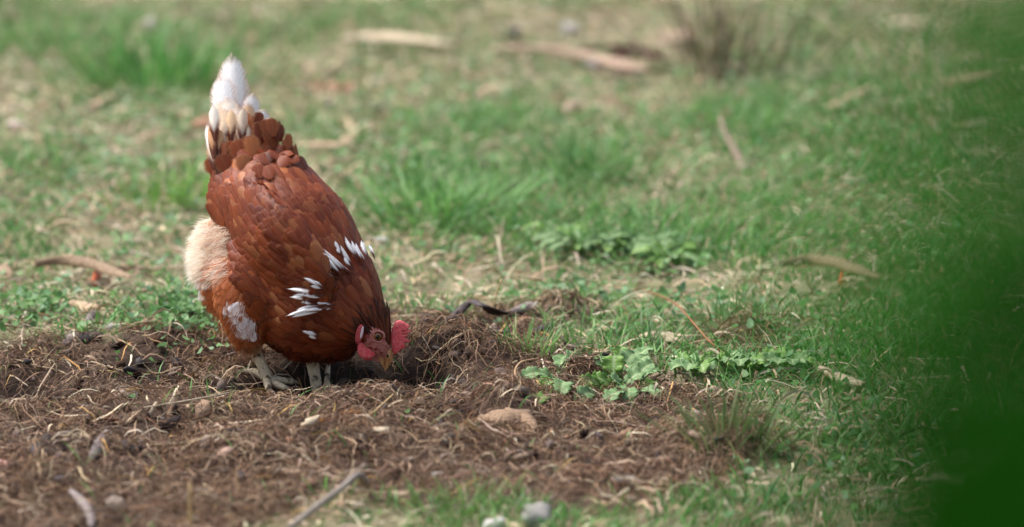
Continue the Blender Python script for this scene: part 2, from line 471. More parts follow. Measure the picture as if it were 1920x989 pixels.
fm = ribbons('root_fibres', np.concatenate([p[0] for p in ff]), np.concatenate([p[1] for p in ff]), np.concatenate([p[2] for p in ff]))
tag(link('root_fibres', fm, FIBRE), 'tangled brown root fibres and thatch over the scratched soil', 'root fibres', kind='stuff')

st = [fibres(30000, (-1.15, 1.25, 6.25, 10.9), .02, .07, .0008, .0021, DRYS, .012, lambda x, y: np.clip(.95 - .35 * green_density(x, y), .15, 1) * (1 - soil_mask(x, y)), curl=.35),
      fibres(9000, (-3, 3, 5.8, 13), .03, .09, .001, .002, DRYS, .012, lambda x, y: .5 * (1 - soil_mask(x, y)), curl=.35),
      fibres(2600, (-.95, .7, 6.3, 7.9), .02, .06, .0007, .0016, DRYS + [(186, 150, 92)], .012, lambda x, y: .75 * soil_mask(x, y), curl=.3)]
sm_ = ribbons('straw', np.concatenate([p[0] for p in st]), np.concatenate([p[1] for p in st]), np.concatenate([p[2] for p in st]))
tag(link('straw', sm_, FIBRE), 'dry bleached grass straw lying between the tufts', 'straw', kind='stuff')

# soil crumbs
def crumbs(n, box, dens):
    x, y = scatter_xy(n, *box); k = rng.random(n) < dens(x, y); x, y = x[k], y[k]; m = len(x)
    bm = bmesh.new(); bmesh.ops.create_icosphere(bm, subdivisions=1, radius=1)
    bv = np.array([v.co[:] for v in bm.verts]); bf = np.array([[v.index for v in f.verts] for f in bm.faces]); bm.free()
    r = .0015 + .0075 * rng.random(m) ** 3
    V = bv[None] * (1 + .35 * (rng.random((m, len(bv), 1)) * 2 - 1)) * (r[:, None] * (.6 + .8 * rng.random((m, 3))))[:, None]
    V = V + np.stack([x, y, height(x, y) + r * .3], -1)[:, None]
    F = (bf[None] + (np.arange(m) * len(bv))[:, None, None]).reshape(-1, 3)
    c = palette([(58, 42, 33), (44, 32, 27), (78, 58, 46), (96, 74, 58), (108, 96, 86)], m, .25)
    return mesh_np('soil_crumbs', V.reshape(-1, 3), F, np.repeat(c, len(bv), 0), smooth=False)
tag(link('soil_crumbs', crumbs(5500, NEAR, soil_mask), attr_mat('crumb', .95, 0, .1)), 'loose dark crumbs of scratched soil', 'soil', kind='stuff')

# flat chips of bark and broken leaf on the soil
def chips(n, box, dens, cols):
    x, y = scatter_xy(n, *box); k = rng.random(n) < dens(x, y); x, y = x[k], y[k]; m = len(x)
    l = .004 + .014 * rng.random(m) ** 2; wd = l * (.25 + .4 * rng.random(m)); th = .0006 + .0012 * rng.random(m)
    q = np.array([[-1, -.7], [-.2, -1], [1, -.5], [.8, .6], [.1, 1], [-.9, .5]])
    P = q[None] * (1 + .3 * (rng.random((m, 6, 2)) - .5)) * np.stack([l, wd], -1)[:, None]
    nrm = unit(np.stack([.5 * rng.normal(size=m), .5 * rng.normal(size=m) - .2, np.ones(m)], -1)); A = unit(np.cross(nrm, rng.normal(size=(m, 3)))); B = np.cross(nrm, A)
    c = np.stack([x, y, height(x, y) + .002 + .008 * rng.random(m)], -1)
    top = c[:, None] + P[..., :1] * A[:, None] + P[..., 1:] * B[:, None] + nrm[:, None] * th[:, None, None]
    V = np.concatenate([top, top - 2 * nrm[:, None] * th[:, None, None]], 1)
    f = [[0, 1, 2, 3], [0, 3, 4, 5], [9, 8, 7, 6], [11, 10, 9, 6]] + [[(i + 1) % 6, i, i + 6, (i + 1) % 6 + 6] for i in range(6)]
    F = (np.array(f)[None] + (np.arange(m) * 12)[:, None, None]).reshape(-1, 4)
    return mesh_np('litter', V.reshape(-1, 3), F, np.repeat(palette(cols, m, .25), 12, 0), smooth=False)
tag(link('litter', chips(5500, NEAR, lambda x, y: .35 * soil_mask(x, y) * (1 - .5 * dark_soil(x, y)), [(62, 52, 48), (92, 78, 70), (128, 110, 96), (146, 124, 104), (74, 66, 64), (124, 92, 68), (44, 38, 38)]), attr_mat('chip', .8, 0, .25)),
    'small flat chips of bark and broken leaf over the soil', 'litter', kind='stuff')
# small round-leaved ground cover
def cover(name, spots, label, cols, r0, r1):
    xs = []; ys = []
    for (px, py, rx, ry, n) in spots:
        c = flat(px, py); sx = rx * .0007; sy = abs(flat(px, py - ry).y - flat(px, py + ry).y) / 2
        xs.append(c.x + rng.normal(size=n) * sx * .6); ys.append(c.y + rng.normal(size=n) * sy * .6)
    x = np.concatenate(xs); y = np.concatenate(ys); n = len(x)
    r = r0 + (r1 - r0) * rng.random(n)
    th = np.linspace(0, 2 * np.pi, 7)[:-1]
    nrm = unit(np.stack([rng.normal(size=n) * .5, rng.normal(size=n) * .5 - .25, np.ones(n)], -1))
    A = unit(np.cross(nrm, rng.normal(size=(n, 3)))); B = np.cross(nrm, A)
    ctr = np.stack([x, y, height(x, y) + .004 + .020 * rng.random(n)], -1)
    V = ctr[:, None] + r[:, None, None] * (np.cos(th)[None, :, None] * A[:, None] * 1.25 + np.sin(th)[None, :, None] * B[:, None] * .75) + nrm[:, None] * (.25 * r[:, None] * np.cos(th * 2)[None])[..., None]
    f = np.array([[0, 1, 2, 5], [5, 2, 3, 4]])
    F = (f[None] + (np.arange(n) * 6)[:, None, None]).reshape(-1, 4)
    me = mesh_np(name, V.reshape(-1, 3), F, np.repeat(palette(cols, n, .2), 6, 0))
    tag(link(name, me, GRASS), label, 'ground cover', kind='stuff')
cover('clover', [(360, 615, 80, 42, 900), (60, 600, 80, 40, 300), (1080, 560, 120, 30, 250), (1330, 600, 160, 40, 200), (1500, 690, 120, 50, 150), (1640, 850, 220, 110, 350),
                 (1240, 480, 100, 35, 350), (1700, 560, 200, 120, 250), (900, 300, 500, 200, 1800), (250, 300, 300, 220, 1300), (1500, 200, 300, 200, 1200)],
      'tiny round leaves of low creeping weed among the grass', [(98, 140, 72), (84, 124, 64), (118, 152, 92), (112, 150, 104)], .003, .0075)
# ------------------------------------------------------------------ the hen
HEAD = np.array([.60, -.50, 0.]); HEAD /= np.linalg.norm(HEAD)          # the way she faces: right and towards the camera
DORS = np.array([.587, -.49, .643]); DORS /= np.linalg.norm(DORS)
hen_base = G(545, 712)
hen = empty('hen', hen_base)
tag(hen, 'brown hen with white tail and white neck patch pecking in the scratched soil', 'hen')

def loft(st, ref, seg=24, ribs=7):
    """st: (px, py, Y, r_lateral, r_dorsal)"""
    C = np.array([tuple(at(a, b, c)) for a, b, c, _, _ in st]); R = np.array([(d, e) for *_, d, e in st])
    n = (len(st) - 1) * ribs + 1
    C = smooth_path(C, n); t = np.linspace(0, len(st) - 1, n)
    RR = np.stack([np.interp(t, range(len(st)), R[:, 0]), np.interp(t, range(len(st)), R[:, 1])], 1)
    for _ in range(3):
        RR[1:-1] = (RR[:-2] + 2 * RR[1:-1] + RR[2:]) / 4
    T = unit(np.gradient(C, axis=0))
    N = unit(ref[None] - (T @ ref)[:, None] * T); L = np.cross(T, N)
    th = np.linspace(0, 2 * np.pi, seg, endpoint=False)
    V = C[:, None] + RR[:, 0, None, None] * np.cos(th)[None, :, None] * L[:, None] + RR[:, 1, None, None] * np.sin(th)[None, :, None] * N[:, None]
    V = np.concatenate([V.reshape(-1, 3), [C[0] - T[0] * RR[0].mean() * .6, C[-1] + T[-1] * RR[-1].mean() * .6]])
    F = []
    for i in range(n - 1):
        for j in range(seg):
            k = (j + 1) % seg
            F.append((i * seg + j, i * seg + k, (i + 1) * seg + k, (i + 1) * seg + j))
    a = n * seg
    for j in range(seg):
        k = (j + 1) % seg
        F.append((a, k, j)); F.append((a + 1, (n - 1) * seg + j, (n - 1) * seg + k))
    return V, F, C
BODY = [(452, 248, 7.432, .020, .028), (459, 296, 7.414, .036, .046), (464, 326, 7.400, .048, .053), (476, 358, 7.384, .060, .067), (497, 390, 7.368, .074, .082), (540, 462, 7.335, .087, .096),
        (582, 544, 7.305, .083, .092), (612, 600, 7.285, .074, .080), (634, 640, 7.275, .050, .054)]
NECK = [(592, 516, 7.300, .062, .075), (642, 568, 7.270, .051, .060), (674, 600, 7.255, .038, .043), (695, 620, 7.245, .0265, .028), (706, 638, 7.240, .0205, .0205),
        (713, 653, 7.238, .0155, .0140), (717, 664, 7.237, .010, .0095)]
NREF = np.array([.85, -.1, .45])
THIGH = [(474, 500, 7.300, .042, .052), (466, 556, 7.276, .040, .043), (464, 602, 7.268, .028, .029), (468, 632, 7.270, .018, .018), (470, 648, 7.272, .011, .011)]
FAR = [(560, 560, 7.40, .045, .050), (565, 620, 7.40, .032, .034), (575, 655, 7.40, .014, .014)]
VENT = [(440, 418, 7.385, .028, .028), (421, 466, 7.372, .039, .039), (432, 522, 7.338, .042, .042), (450, 556, 7.31, .034, .034)]
WING = [(604, 572, 7.214, .008, .026), (572, 530, 7.226, .016, .050), (515, 462, 7.250, .020, .060), (458, 405, 7.300, .017, .048), (408, 378, 7.342, .009, .030)]
LAT = np.cross(unit(np.array([.49, -.41, -.77])), DORS)
vv = []; ffc = []; cl = {}
for nm, st, rf in (('b', BODY, DORS), ('n', NECK, NREF), ('t', THIGH, HEAD), ('f', FAR, HEAD), ('v', VENT, DORS), ('w', WING, DORS)):
    V, F, C = loft(st, rf); o = sum(len(q) for q in vv); vv.append(V); ffc += [tuple(i + o for i in f) for f in F]; cl[nm] = C
bme = bpy.data.meshes.new('body'); bme.from_pydata(np.concatenate(vv).tolist(), [], ffc); bme.update()
tmp = bpy.data.objects.new('body_build', bme); col.objects.link(tmp)
md = tmp.modifiers.new('r', 'REMESH'); md.mode = 'VOXEL'; md.voxel_size = .0042
md = tmp.modifiers.new('s', 'SMOOTH'); md.factor = .5; md.iterations = 9
dg = bpy.context.evaluated_depsgraph_get()
body_me = bpy.data.meshes.new_from_object(tmp.evaluated_get(dg)); body_me.name = 'body'
bpy.data.objects.remove(tmp); bpy.data.meshes.remove(bme)
body_me.materials.clear()
body_me.polygons.foreach_set('use_smooth', np.ones(len(body_me.polygons), bool))
link('body', body_me, grain_mat('down_under', (96, 50, 28), (130, 72, 40), (300, 300, 300), .9, .2), hen)
bvh = BVHTree.FromPolygons([v.co[:] for v in body_me.vertices], [p.vertices[:] for p in body_me.polygons])
def hit(px, py):
    """point of the hen's skin seen at a pixel, and its normal"""
    d = ray(px, py).normalized()
    p, n, i, _ = bvh.ray_cast(Vector((0, 0, CAM_H)), d)
    return (np.array(p), np.array(n)) if p else (None, None)

# -- feather shapes: a curved vane with a shaft, ragged at the edge
def feather_proto(kind, seed):
    r = np.random.default_rng(seed)
    K, M = 12, 7
    v = 1 - (1 - np.linspace(0, 1, K)) ** 1.7; u = np.linspace(-1, 1, M)
    if kind in ('contour', 'covert'): w = .5 * np.minimum(.25 + 1.7 * v, 1) ** .8 * np.sqrt(np.clip(1 - (np.clip(v - .58, 0, 1) / .42) ** 2.2, .002, 1))
    elif kind == 'hackle': w = np.interp(v, [0, .25, .55, .8, .93, 1], [.5, .5, .46, .34, .16, .01])
    elif kind == 'patch': w = .5 * np.interp(v, [0, .3, .6, .8, .93, 1], [.25, .8, 1, .8, .4, .02])
    else: w = .5 * np.minimum(.2 + 2.2 * v, 1) ** .8 * np.sqrt(np.clip(1 - (np.clip(v - .55, 0, 1) / .45) ** 2.6, .002, 1))
    w = w * .5 / .5
    jag = 1 + .10 * (r.random((K, M)) - .5) * (np.abs(u) > .9)[None] * 2
    X = (u[None] * w[:, None]) * jag
    Y = v[:, None] - (.0 if kind == 'hackle' else .05) * (u ** 2)[None] * (v ** 2)[:, None] + .03 * (r.random((K, M)) - .5) * (v > .85)[:, None]
    Z = -.30 * (X ** 2) * 1.4 - .10 * (v ** 2)[:, None] * (1 + .3 * r.normal()) + .03 * (1 - np.abs(u))[None] * np.ones((K, 1)) * .4
    uv = np.stack([np.broadcast_to((u + 1) / 2, (K, M)), np.broadcast_to(v[:, None], (K, M))], -1).reshape(-1, 2)
    return np.stack([X, Y, Z], -1).reshape(-1, 3), grid_faces(K, M), uv
PROTO = {k: [feather_proto(k, 10 * i + s) for i in range(4)] for s, k in enumerate(('contour', 'hackle', 'flight', 'patch', 'covert'))}
PMESH = {k: [mesh_np('feather', *p[:2], uv=p[2]) for p in v] for k, v in PROTO.items()}
def feather_mat(name, source, rimk=.42, rimw=3.2, rimc=(196, 132, 84), tipped=False):
    m, t, b = new_mat(name); L = t.links.new
    if source == 'object':
        s = t.nodes.new('ShaderNodeObjectInfo').outputs['Color']
    else:
        a = t.nodes.new('ShaderNodeAttribute'); a.attribute_name = 'Col'; s = a.outputs['Color']
    uv = t.nodes.new('ShaderNodeUVMap'); uv.uv_map = 'UVMap'
    sp = t.nodes.new('ShaderNodeSeparateXYZ'); L(uv.outputs[0], sp.inputs[0])
    s0 = s
    def math_(op, a, bb=None, c=None):
        n = t.nodes.new('ShaderNodeMath'); n.operation = op
        for i, q in enumerate((a, bb, c)):
            if q is None: continue
            if isinstance(q, (int, float)): n.inputs[i].default_value = q
            else: L(q, n.inputs[i])
        return n.outputs[0]
    au = math_('ABSOLUTE', math_('MULTIPLY_ADD', sp.outputs[0], 2., -1.))       # 0 shaft .. 1 edge
    tc = t.nodes.new('ShaderNodeTexCoord')
    cb = t.nodes.new('ShaderNodeCombineXYZ')
    L(math_('MULTIPLY', math_('ADD', sp.outputs[1], math_('MULTIPLY', au, -.28)), 80.), cb.inputs[1]); L(math_('MULTIPLY', sp.outputs[0], 3.), cb.inputs[0])
    nz = t.nodes.new('ShaderNodeTexNoise'); nz.inputs['Scale'].default_value = 1; nz.inputs['Detail'].default_value = 2; L(cb.outputs[0], nz.inputs['Vector'])
    if tipped:                                   # pale only towards the tip, brown at the root and along the edge
        tm = t.nodes.new('ShaderNodeMix'); tm.data_type = 'RGBA'
        f_ = math_('MULTIPLY_ADD', math_('ADD', sp.outputs[1], math_('MULTIPLY', au, -.35)), 4., math_('MULTIPLY_ADD', nz.outputs['Fac'], 1.8, -1.5))
        L(math_('MAXIMUM', math_('MINIMUM', f_, 1.), 0.), tm.inputs[0]); tm.inputs[6].default_value = (*lin((96, 42, 22)), 1); L(s0, tm.inputs[7]); s = tm.outputs[2]
    barb = math_('MULTIPLY_ADD', nz.outputs['Fac'], .9, .55)
    mx = t.nodes.new('ShaderNodeMix'); mx.data_type = 'RGBA'; mx.blend_type = 'MULTIPLY'; mx.inputs[0].default_value = 1
    L(s, mx.inputs[6]); cc = t.nodes.new('ShaderNodeCombineXYZ')
    for i in range(3): L(barb, cc.inputs[i])
    L(cc.outputs[0], mx.inputs[7])
    # pale lacing along the rim
    rim = math_('MAXIMUM', math_('SMOOTH_MIN', math_('MULTIPLY_ADD', au, rimw, .8 - rimw), 1., .1), math_('MULTIPLY_ADD', sp.outputs[1], 5., -4.2))
    rim = math_('MULTIPLY', math_('MAXIMUM', math_('MINIMUM', rim, 1.), 0.), rimk)
    pale = t.nodes.new('ShaderNodeMix'); pale.data_type = 'RGBA'; pale.blend_type = 'MIX'
    L(rim, pale.inputs[0]); L(mx.outputs[2], pale.inputs[6]); pale.inputs[7].default_value = (*lin(rimc), 1)
    # shaft
    sh = math_('MULTIPLY', math_('LESS_THAN', au, .06), .10)
    shm = t.nodes.new('ShaderNodeMix'); shm.data_type = 'RGBA'; L(sh, shm.inputs[0]); L(pale.outputs[2], shm.inputs[6]); shm.inputs[7].default_value = (*lin((200, 150, 104)), 1)
    L(shm.outputs[2], b.inputs['Base Color'])
    b.inputs['Roughness'].default_value = .48; b.inputs['Specular IOR Level'].default_value = .3
    bp = t.nodes.new('ShaderNodeBump'); bp.inputs['Strength'].default_value = .4; bp.inputs['Distance'].default_value = .0006
    L(nz.outputs['Fac'], bp.inputs['Height']); L(bp.outputs[0], b.inputs['Normal'])
    tr = t.nodes.new('ShaderNodeBsdfTranslucent'); L(shm.outputs[2], tr.inputs[0])
    ms = t.nodes.new('ShaderNodeMixShader'); ms.inputs[0].default_value = .15
    L(b.outputs[0], ms.inputs[1]); L(tr.outputs[0], ms.inputs[2])
    # the loose barbs at the rim leave gaps
    ed = math_('MAXIMUM', au, math_('MULTIPLY_ADD', sp.outputs[1], 2.6, -1.6))
    al = math_('MULTIPLY_ADD', math_('SUBTRACT', math_('MULTIPLY_ADD', nz.outputs['Fac'], 1.2, .22), ed), 3., .5)
    al = math_('MAXIMUM', math_('MINIMUM', al, 1.), 0.)
    tp = t.nodes.new('ShaderNodeBsdfTransparent'); ma = t.nodes.new('ShaderNodeMixShader')
    L(al, ma.inputs[0]); L(tp.outputs[0], ma.inputs[1]); L(ms.outputs[0], ma.inputs[2]); L(ma.outputs[0], t.nodes['Material Output'].inputs[0])
    return m
FM_TAIL = feather_mat('tail_vane', 'object', .9, 1.7, (190, 122, 74))
FM_OBJ = feather_mat('feather_vane', 'object'); FM_COL = feather_mat('plumage_vane', 'attr')
for v in PMESH.values():
    for me in v: me.materials.append(FM_OBJ)

TMESH = [me.copy() for me in PMESH['flight']]
for me in PMESH['patch']: me.materials.clear(); me.materials.append(feather_mat('tipped_vane', 'object', .12, tipped=True))
CV = feather_mat('covert_vane', 'object', .62, 1.9, (204, 146, 100))
for me in PMESH['covert']: me.materials.clear(); me.materials.append(CV)
for me in TMESH: me.materials.clear(); me.materials.append(FM_TAIL)
# -- sample the skin
tri = []
for p in body_me.polygons:
    q = p.vertices
    for i in range(1, len(q) - 1): tri.append((q[0], q[i], q[i + 1]))
tri = np.array(tri); bv = np.array([v.co[:] for v in body_me.vertices]); bn = np.array([v.normal[:] for v in body_me.vertices])
A, B_, C_ = bv[tri[:, 0]], bv[tri[:, 1]], bv[tri[:, 2]]
area = np.linalg.norm(np.cross(B_ - A, C_ - A), axis=1); cum = np.cumsum(area) / area.sum()
NS = 40000
ti = np.searchsorted(cum, rng.random(NS)); r1 = np.sqrt(rng.random(NS)); r2 = rng.random(NS)
wts = np.stack([1 - r1, r1 * (1 - r2), r1 * r2], 1)
SPt = (bv[tri[ti]] * wts[..., None]).sum(1); SN = unit((bn[tri[ti]] * wts[..., None]).sum(1))
lines = {k: smooth_path(cl[k], 60) for k in 'bntv'}
def near_line(P, L):
    d = np.linalg.norm(P[:, None] - L[None], axis=2); i = d.argmin(1); return d.min(1), i
spine = np.concatenate([lines['b'][:40], lines['n'][12:]])
spine = smooth_path(spine[::4], 160)
def spine_info(P):
    d, i = near_line(P, spine); T = unit(np.gradient(spine, axis=0)); return d, i / 159., T[i]
_, st_, sT = spine_info(SPt)
spx, spy = to_px(SPt)
dt_, it_ = near_line(SPt, lines['t'])
facing = SN @ unit(np.array([0., -1., .22]))
def inpoly(x, y, poly):
    x = np.asarray(x); y = np.asarray(y); c = np.zeros(x.shape, bool); n = len(poly)
    for i in range(n):
        x1, y1 = poly[i]; x2, y2 = poly[(i + 1) % n]
        hitc = ((y1 > y) != (y2 > y)) & (x < (x2 - x1) * (y - y1) / (y2 - y1 + 1e-9) + x1)
        c ^= hitc
    return c
FLANK = [(330, 398), (392, 402), (416, 436), (438, 440), (441, 482), (450, 518), (478, 590), (496, 628), (505, 665), (440, 690), (300, 560)]
inflank = inpoly(spx, spy, FLANK) & (SN[:, 0] < .6)
headness = sstep(.80, .93, st_); neckness = sstep(.60, .74, st_) * (SN @ DORS > -.75)
FACE = [(695, 609), (708, 611), (718, 622), (721, 638), (733, 656), (728, 676), (700, 676), (682, 652), (684, 626)]
inface = inpoly(spx, spy, FACE)
infar = near_line(SPt, smooth_path(cl['f'], 20))[0] < .03
spacing = .0070 - .0030 * neckness - .0020 * headness
spacing = np.where(inflank, .0074, spacing)
# dart throwing
keep = []; kp = np.zeros((0, 3)); buf = []
cell = {}
for i in range(NS):
    if st_[i] > .93 and inface[i]: continue
    if st_[i] > .985: continue
    s = spacing[i]; key = tuple((SPt[i] / .011).astype(int)); ok = True
    for a in (-1, 0, 1):
        for b in (-1, 0, 1):
            for c in (-1, 0, 1):
                for j in cell.get((key[0] + a, key[1] + b, key[2] + c), ()):
                    if ((SPt[i] - SPt[j]) ** 2).sum() < s * s: ok = False; break
                if not ok: break
            if not ok: break
        if not ok: break
    if ok: keep.append(i); cell.setdefault(key, []).append(i)
keep = np.array(keep)
FT = []   # (matrix 4x4, kind, proto index, colour, visible score)
def frame(p, n, d, length, width, lift, roll=0.0):
    n = n / np.linalg.norm(n); d = d - n * (d @ n); d = d / (np.linalg.norm(d) + 1e-9)
    d2 = d * math.cos(lift) + n * math.sin(lift); n2 = n * math.cos(lift) - d * math.sin(lift)
    s = np.cross(d2, n2)
    if roll: s, n2 = s * math.cos(roll) + n2 * math.sin(roll), n2 * math.cos(roll) - s * math.sin(roll)
    M = np.eye(4); M[:3, 0] = s * width; M[:3, 1] = d2 * length; M[:3, 2] = n2 * length; M[:3, 3] = p
    return M
CHEST = [(128, 56, 26), (122, 53, 25), (134, 60, 28), (116, 49, 23)]
HACK = [(86, 35, 18), (72, 29, 16), (100, 43, 23), (60, 25, 15), (116, 56, 30)]
RUST = [(172, 96, 50), (182, 108, 62), (160, 84, 42), (198, 134, 90)]
CREAM = [(253, 243, 226), (250, 232, 206), (254, 249, 240)]
WHITE = [(252, 250, 250), (248, 244, 242)]
def pick(L_, j=.06): return np.array(lin(L_[rng.integers(len(L_))])) * (1 + j * (rng.random() * 2 - 1))
WHITE_FLANK = [(444, 567, 14, 5), (466, 604, 11, 11), (458, 590, 6, 6), (470, 610, 8, 8)]
for i in keep:
    n = SN[i]; T = -sT[i]
    kind = 'contour'; L = spacing[i] * 3.9; W = spacing[i] * 2.7; lift = .07 + .06 * rng.random(); c = pick(CHEST)
    if headness[i] > .3:
        kind = 'hackle'; L = .016 * (1 - .45 * headness[i]); W = .0046; lift = .07; c = pick(HACK)
    elif neckness[i] > .35:
        kind = 'hackle'; L = .034 - .016 * headness[i]; W = .0070; lift = .07 + .05 * rng.random(); c = pick(HACK)
    if inflank[i]:
        T = np.array([-.35, .1, -1.0]) if spy[i] > 470 else np.array([-.8, .25, -.45])
        kind = 'contour'; L = .030; W = .019; lift = .06 + .06 * rng.random(); c = pick(RUST[:3] if spx[i] > 400 else RUST)
        if spx[i] < 392 + 8 * rng.normal() and spy[i] < 535: c = pick(CREAM)
        elif spx[i] < 420 and spy[i] < 470: c = pick(RUST[3:] + CREAM[1:2])
        for (a, b, rx, ry) in WHITE_FLANK:
            if ((spx[i] - a) / rx) ** 2 + ((spy[i] - b) / ry) ** 2 < .45: c = pick(WHITE)
        if spy[i] > 625: c = pick(RUST[2:3] + CREAM[1:2]); L = .018; W = .009
    elif infar[i]: T = np.array([-.2, .1, -1.]); c = pick(RUST)
    elif spy[i] < 345 and neckness[i] < .1:
        kind = 'contour'; L *= 1.0; lift += .06; W *= 1.3
        if rng.random() < .12: c = pick(RUST[:1] + RUST[2:3])
    elif neckness[i] < .35 and rng.random() < (.17 if 470 < spx[i] < 650 and 395 < spy[i] < 530 else .06): c = pick([(148, 82, 46), (142, 76, 42), (160, 96, 58)])
    if kind == 'contour' and not inflank[i]:
        q = mnoise.noise(Vector(SPt[i] * 34)) + .6 * mnoise.noise(Vector(SPt[i] * 80)); c = c * np.array([1 + .55 * q, 1 + .78 * q, 1 + .82 * q])
        if spx[i] < 560 and 490 < spy[i] < 640: c = c * np.array([1.22, 1.34, 1.36])
    jit = unit(rng.normal(size=3)) * .16
    M = frame(SPt[i] + n * .0006, n, T + jit, L * (.85 + .3 * rng.random()), W * (.85 + .3 * rng.random()), lift)
    vis = facing[i] * L * W if facing[i] > .15 and not infar[i] else 0
    FT.append((M, kind, int(rng.integers(4)), c, vis))
# rump cluster right of the tail: round fluffed feathers
for k in range(46):
    px, py = 523 + 17 * rng.normal(), 292 + 22 * rng.normal()
    p, n = hit(px, py)
    if p is None: continue
    FT.append((frame(p + n * .004, n, np.array([-.1, .15, 1.]) + .35 * rng.normal(size=3), .022, .023, .22 + .25 * rng.random()), 'covert', int(rng.integers(4)), pick(CHEST + [(96, 42, 22)], .14), .8 * .026 * .021))
for k in range(15):
    a, b, rx, ry = WHITE_FLANK[k % 4]; px, py = a + .6 * rx * rng.normal(), b + .6 * ry * rng.normal()
    p, n = hit(px, py)
    if p is None: continue
    FT.append((frame(p + n * .004, n, np.array([-.45, .1, -.8]) + .3 * rng.normal(size=3), .020, .013, .10 + .12 * rng.random()), 'contour', k % 4, pick(WHITE), .9 * .02 * .013))
# white neck patch: the tips of pale hackles, measured one by one
WF = [((644, 453), (662, 486)), ((611, 475), (652, 512)), ((633, 471), (654, 500)), ((671, 462), (680, 488)), ((684, 467), (692, 486)), ((622, 460), (632, 476)),
      ((613, 486), (636, 512)), ((579, 497), (622, 515)), ((577, 520), (606, 534)), ((553, 536), (598, 546)), ((585, 546), (624, 558)), ((555, 555), (588, 559)),
      ((575, 561), (618, 570)), ((553, 583), (606, 573)), ((571, 618), (594, 625)), ((698, 475), (703, 508)), ((655, 460), (668, 484)), ((563, 547), (606, 552)),
      ((600, 503), (630, 520)), ((662, 466), (674, 492)), ((568, 572), (610, 570)), ((592, 488), (630, 512))]
for (tip, base) in WF:
    pt, n1 = hit(*tip); pb, n0 = hit(*base)
    if pt is None or pb is None: continue
    n = unit(n0 + n1); d = pt - pb; L = np.linalg.norm(d)
    if L > .07: continue
    d = d / L
    for q in range(3):
        sd_ = np.cross(n, d) * (.0024 * (q - 1) + .0010 * rng.normal())
        FT.append((frame(pb + sd_ + n * (.0064 + .0005 * q) - d * .005, n, d + .08 * rng.normal(size=3), (L * 1.2 + .005) * (1 - .5 * rng.random() * (q != 1)), .0066, .13 + .06 * rng.random()), 'patch', int(rng.integers(4)), pick(WHITE), 1.0))
# tail: stiff white feathers with buff edges
TF = [((440, 268), (432, 90), 46, (244, 240, 238), 7.440, 0), ((424, 270), (405, 132), 44, (244, 240, 238), 7.422, .3), ((452, 268), (452, 128), 38, (240, 226, 208), 7.452, -.2),
      ((462, 262), (480, 172), 34, (240, 234, 230), 7.440, -.5), ((430, 285), (401, 185), 34, (236, 214, 190), 7.405, .35), ((444, 280), (424, 178), 36, (240, 228, 212), 7.398, .1),
      ((470, 265), (502, 205), 30, (238, 230, 226), 7.425, -.55), ((420, 300), (393, 205), 30, (228, 190, 150), 7.385, .5), ((436, 290), (414, 200), 30, (232, 206, 176), 7.380, .2),
      ((402, 300), (389, 232), 22, (242, 238, 236), 7.385, .6), ((455, 285), (446, 196), 34, (238, 222, 204), 7.385, -.1), ((466, 285), (466, 190), 26, (226, 186, 146), 7.40, -.3),
      ((425, 305), (404, 228), 32, (222, 178, 134), 7.372, .3), ((480, 280), (505, 222), 26, (234, 216, 200), 7.40, -.6)]
for (b, t_, wpx, c, Y, roll) in TF:
    p0 = np.array(at(*b, Y)); p1 = np.array(at(*t_, Y + .03)); d = p1 - p0; L = np.linalg.norm(d)
    n = np.array([-.55 * math.sin(roll) - .0, -1., .35]) + np.array([math.sin(roll), 0, 0]) * -.4
    o = link('tail_feather', TMESH[int(rng.integers(4))], None, hen)
    o.matrix_parent_inverse = Matrix.Translation(hen.location).inverted()
    o.matrix_world = Matrix(frame(p0, n, d, L, wpx * .00098, -.02).tolist()); o.color = (*lin(c), 1)
# tail coverts over their roots
TC = [((470, 262), (452, 205), 30, (188, 122, 76)), ((476, 275), (470, 214), 36, (166, 96, 56)), ((440, 300), (420, 262), 34, (166, 84, 42)), ((412, 310), (398, 270), 28, (150, 76, 40)),
      ((455, 300), (440, 258), 34, (152, 74, 38)), ((480, 300), (466, 248), 30, (176, 104, 60)), ((428, 325), (410, 285), 32, (140, 68, 36)), ((458, 322), (452, 286), 30, (164, 98, 58)),
      ((400, 330), (388, 292), 24, (158, 84, 46)), ((496, 285), (500, 235), 30, (140, 70, 38)), ((515, 280), (520, 240), 28, (128, 60, 32))]
for k, (b, t_, wpx, c) in enumerate(TC):
    p, n = hit(*b)
    if p is None: continue
    p1 = np.array(at(*t_, p[1] - .006)); d = p1 - p; L = np.linalg.norm(d)
    FT.append((frame(p - n * .001, unit(np.array([0, -1., .3])), d, L * .9, wpx * .00090, .05), 'covert', k % 4, np.array(lin(c)), 1.0))
for k in range(34):
    px, py = rng.uniform(398, 500), rng.uniform(285, 350)
    p, n = hit(px, py)
    if p is None: continue
    FT.append((frame(p + n * .001, n, np.array([(px - 450) * .006, .2, 1.]) + .2 * rng.normal(size=3), .024, .023, .14 + .14 * rng.random()), 'covert', k % 4, pick(CHEST + [(126, 58, 29), (98, 42, 21)], .12), .9 * .027 * .021))
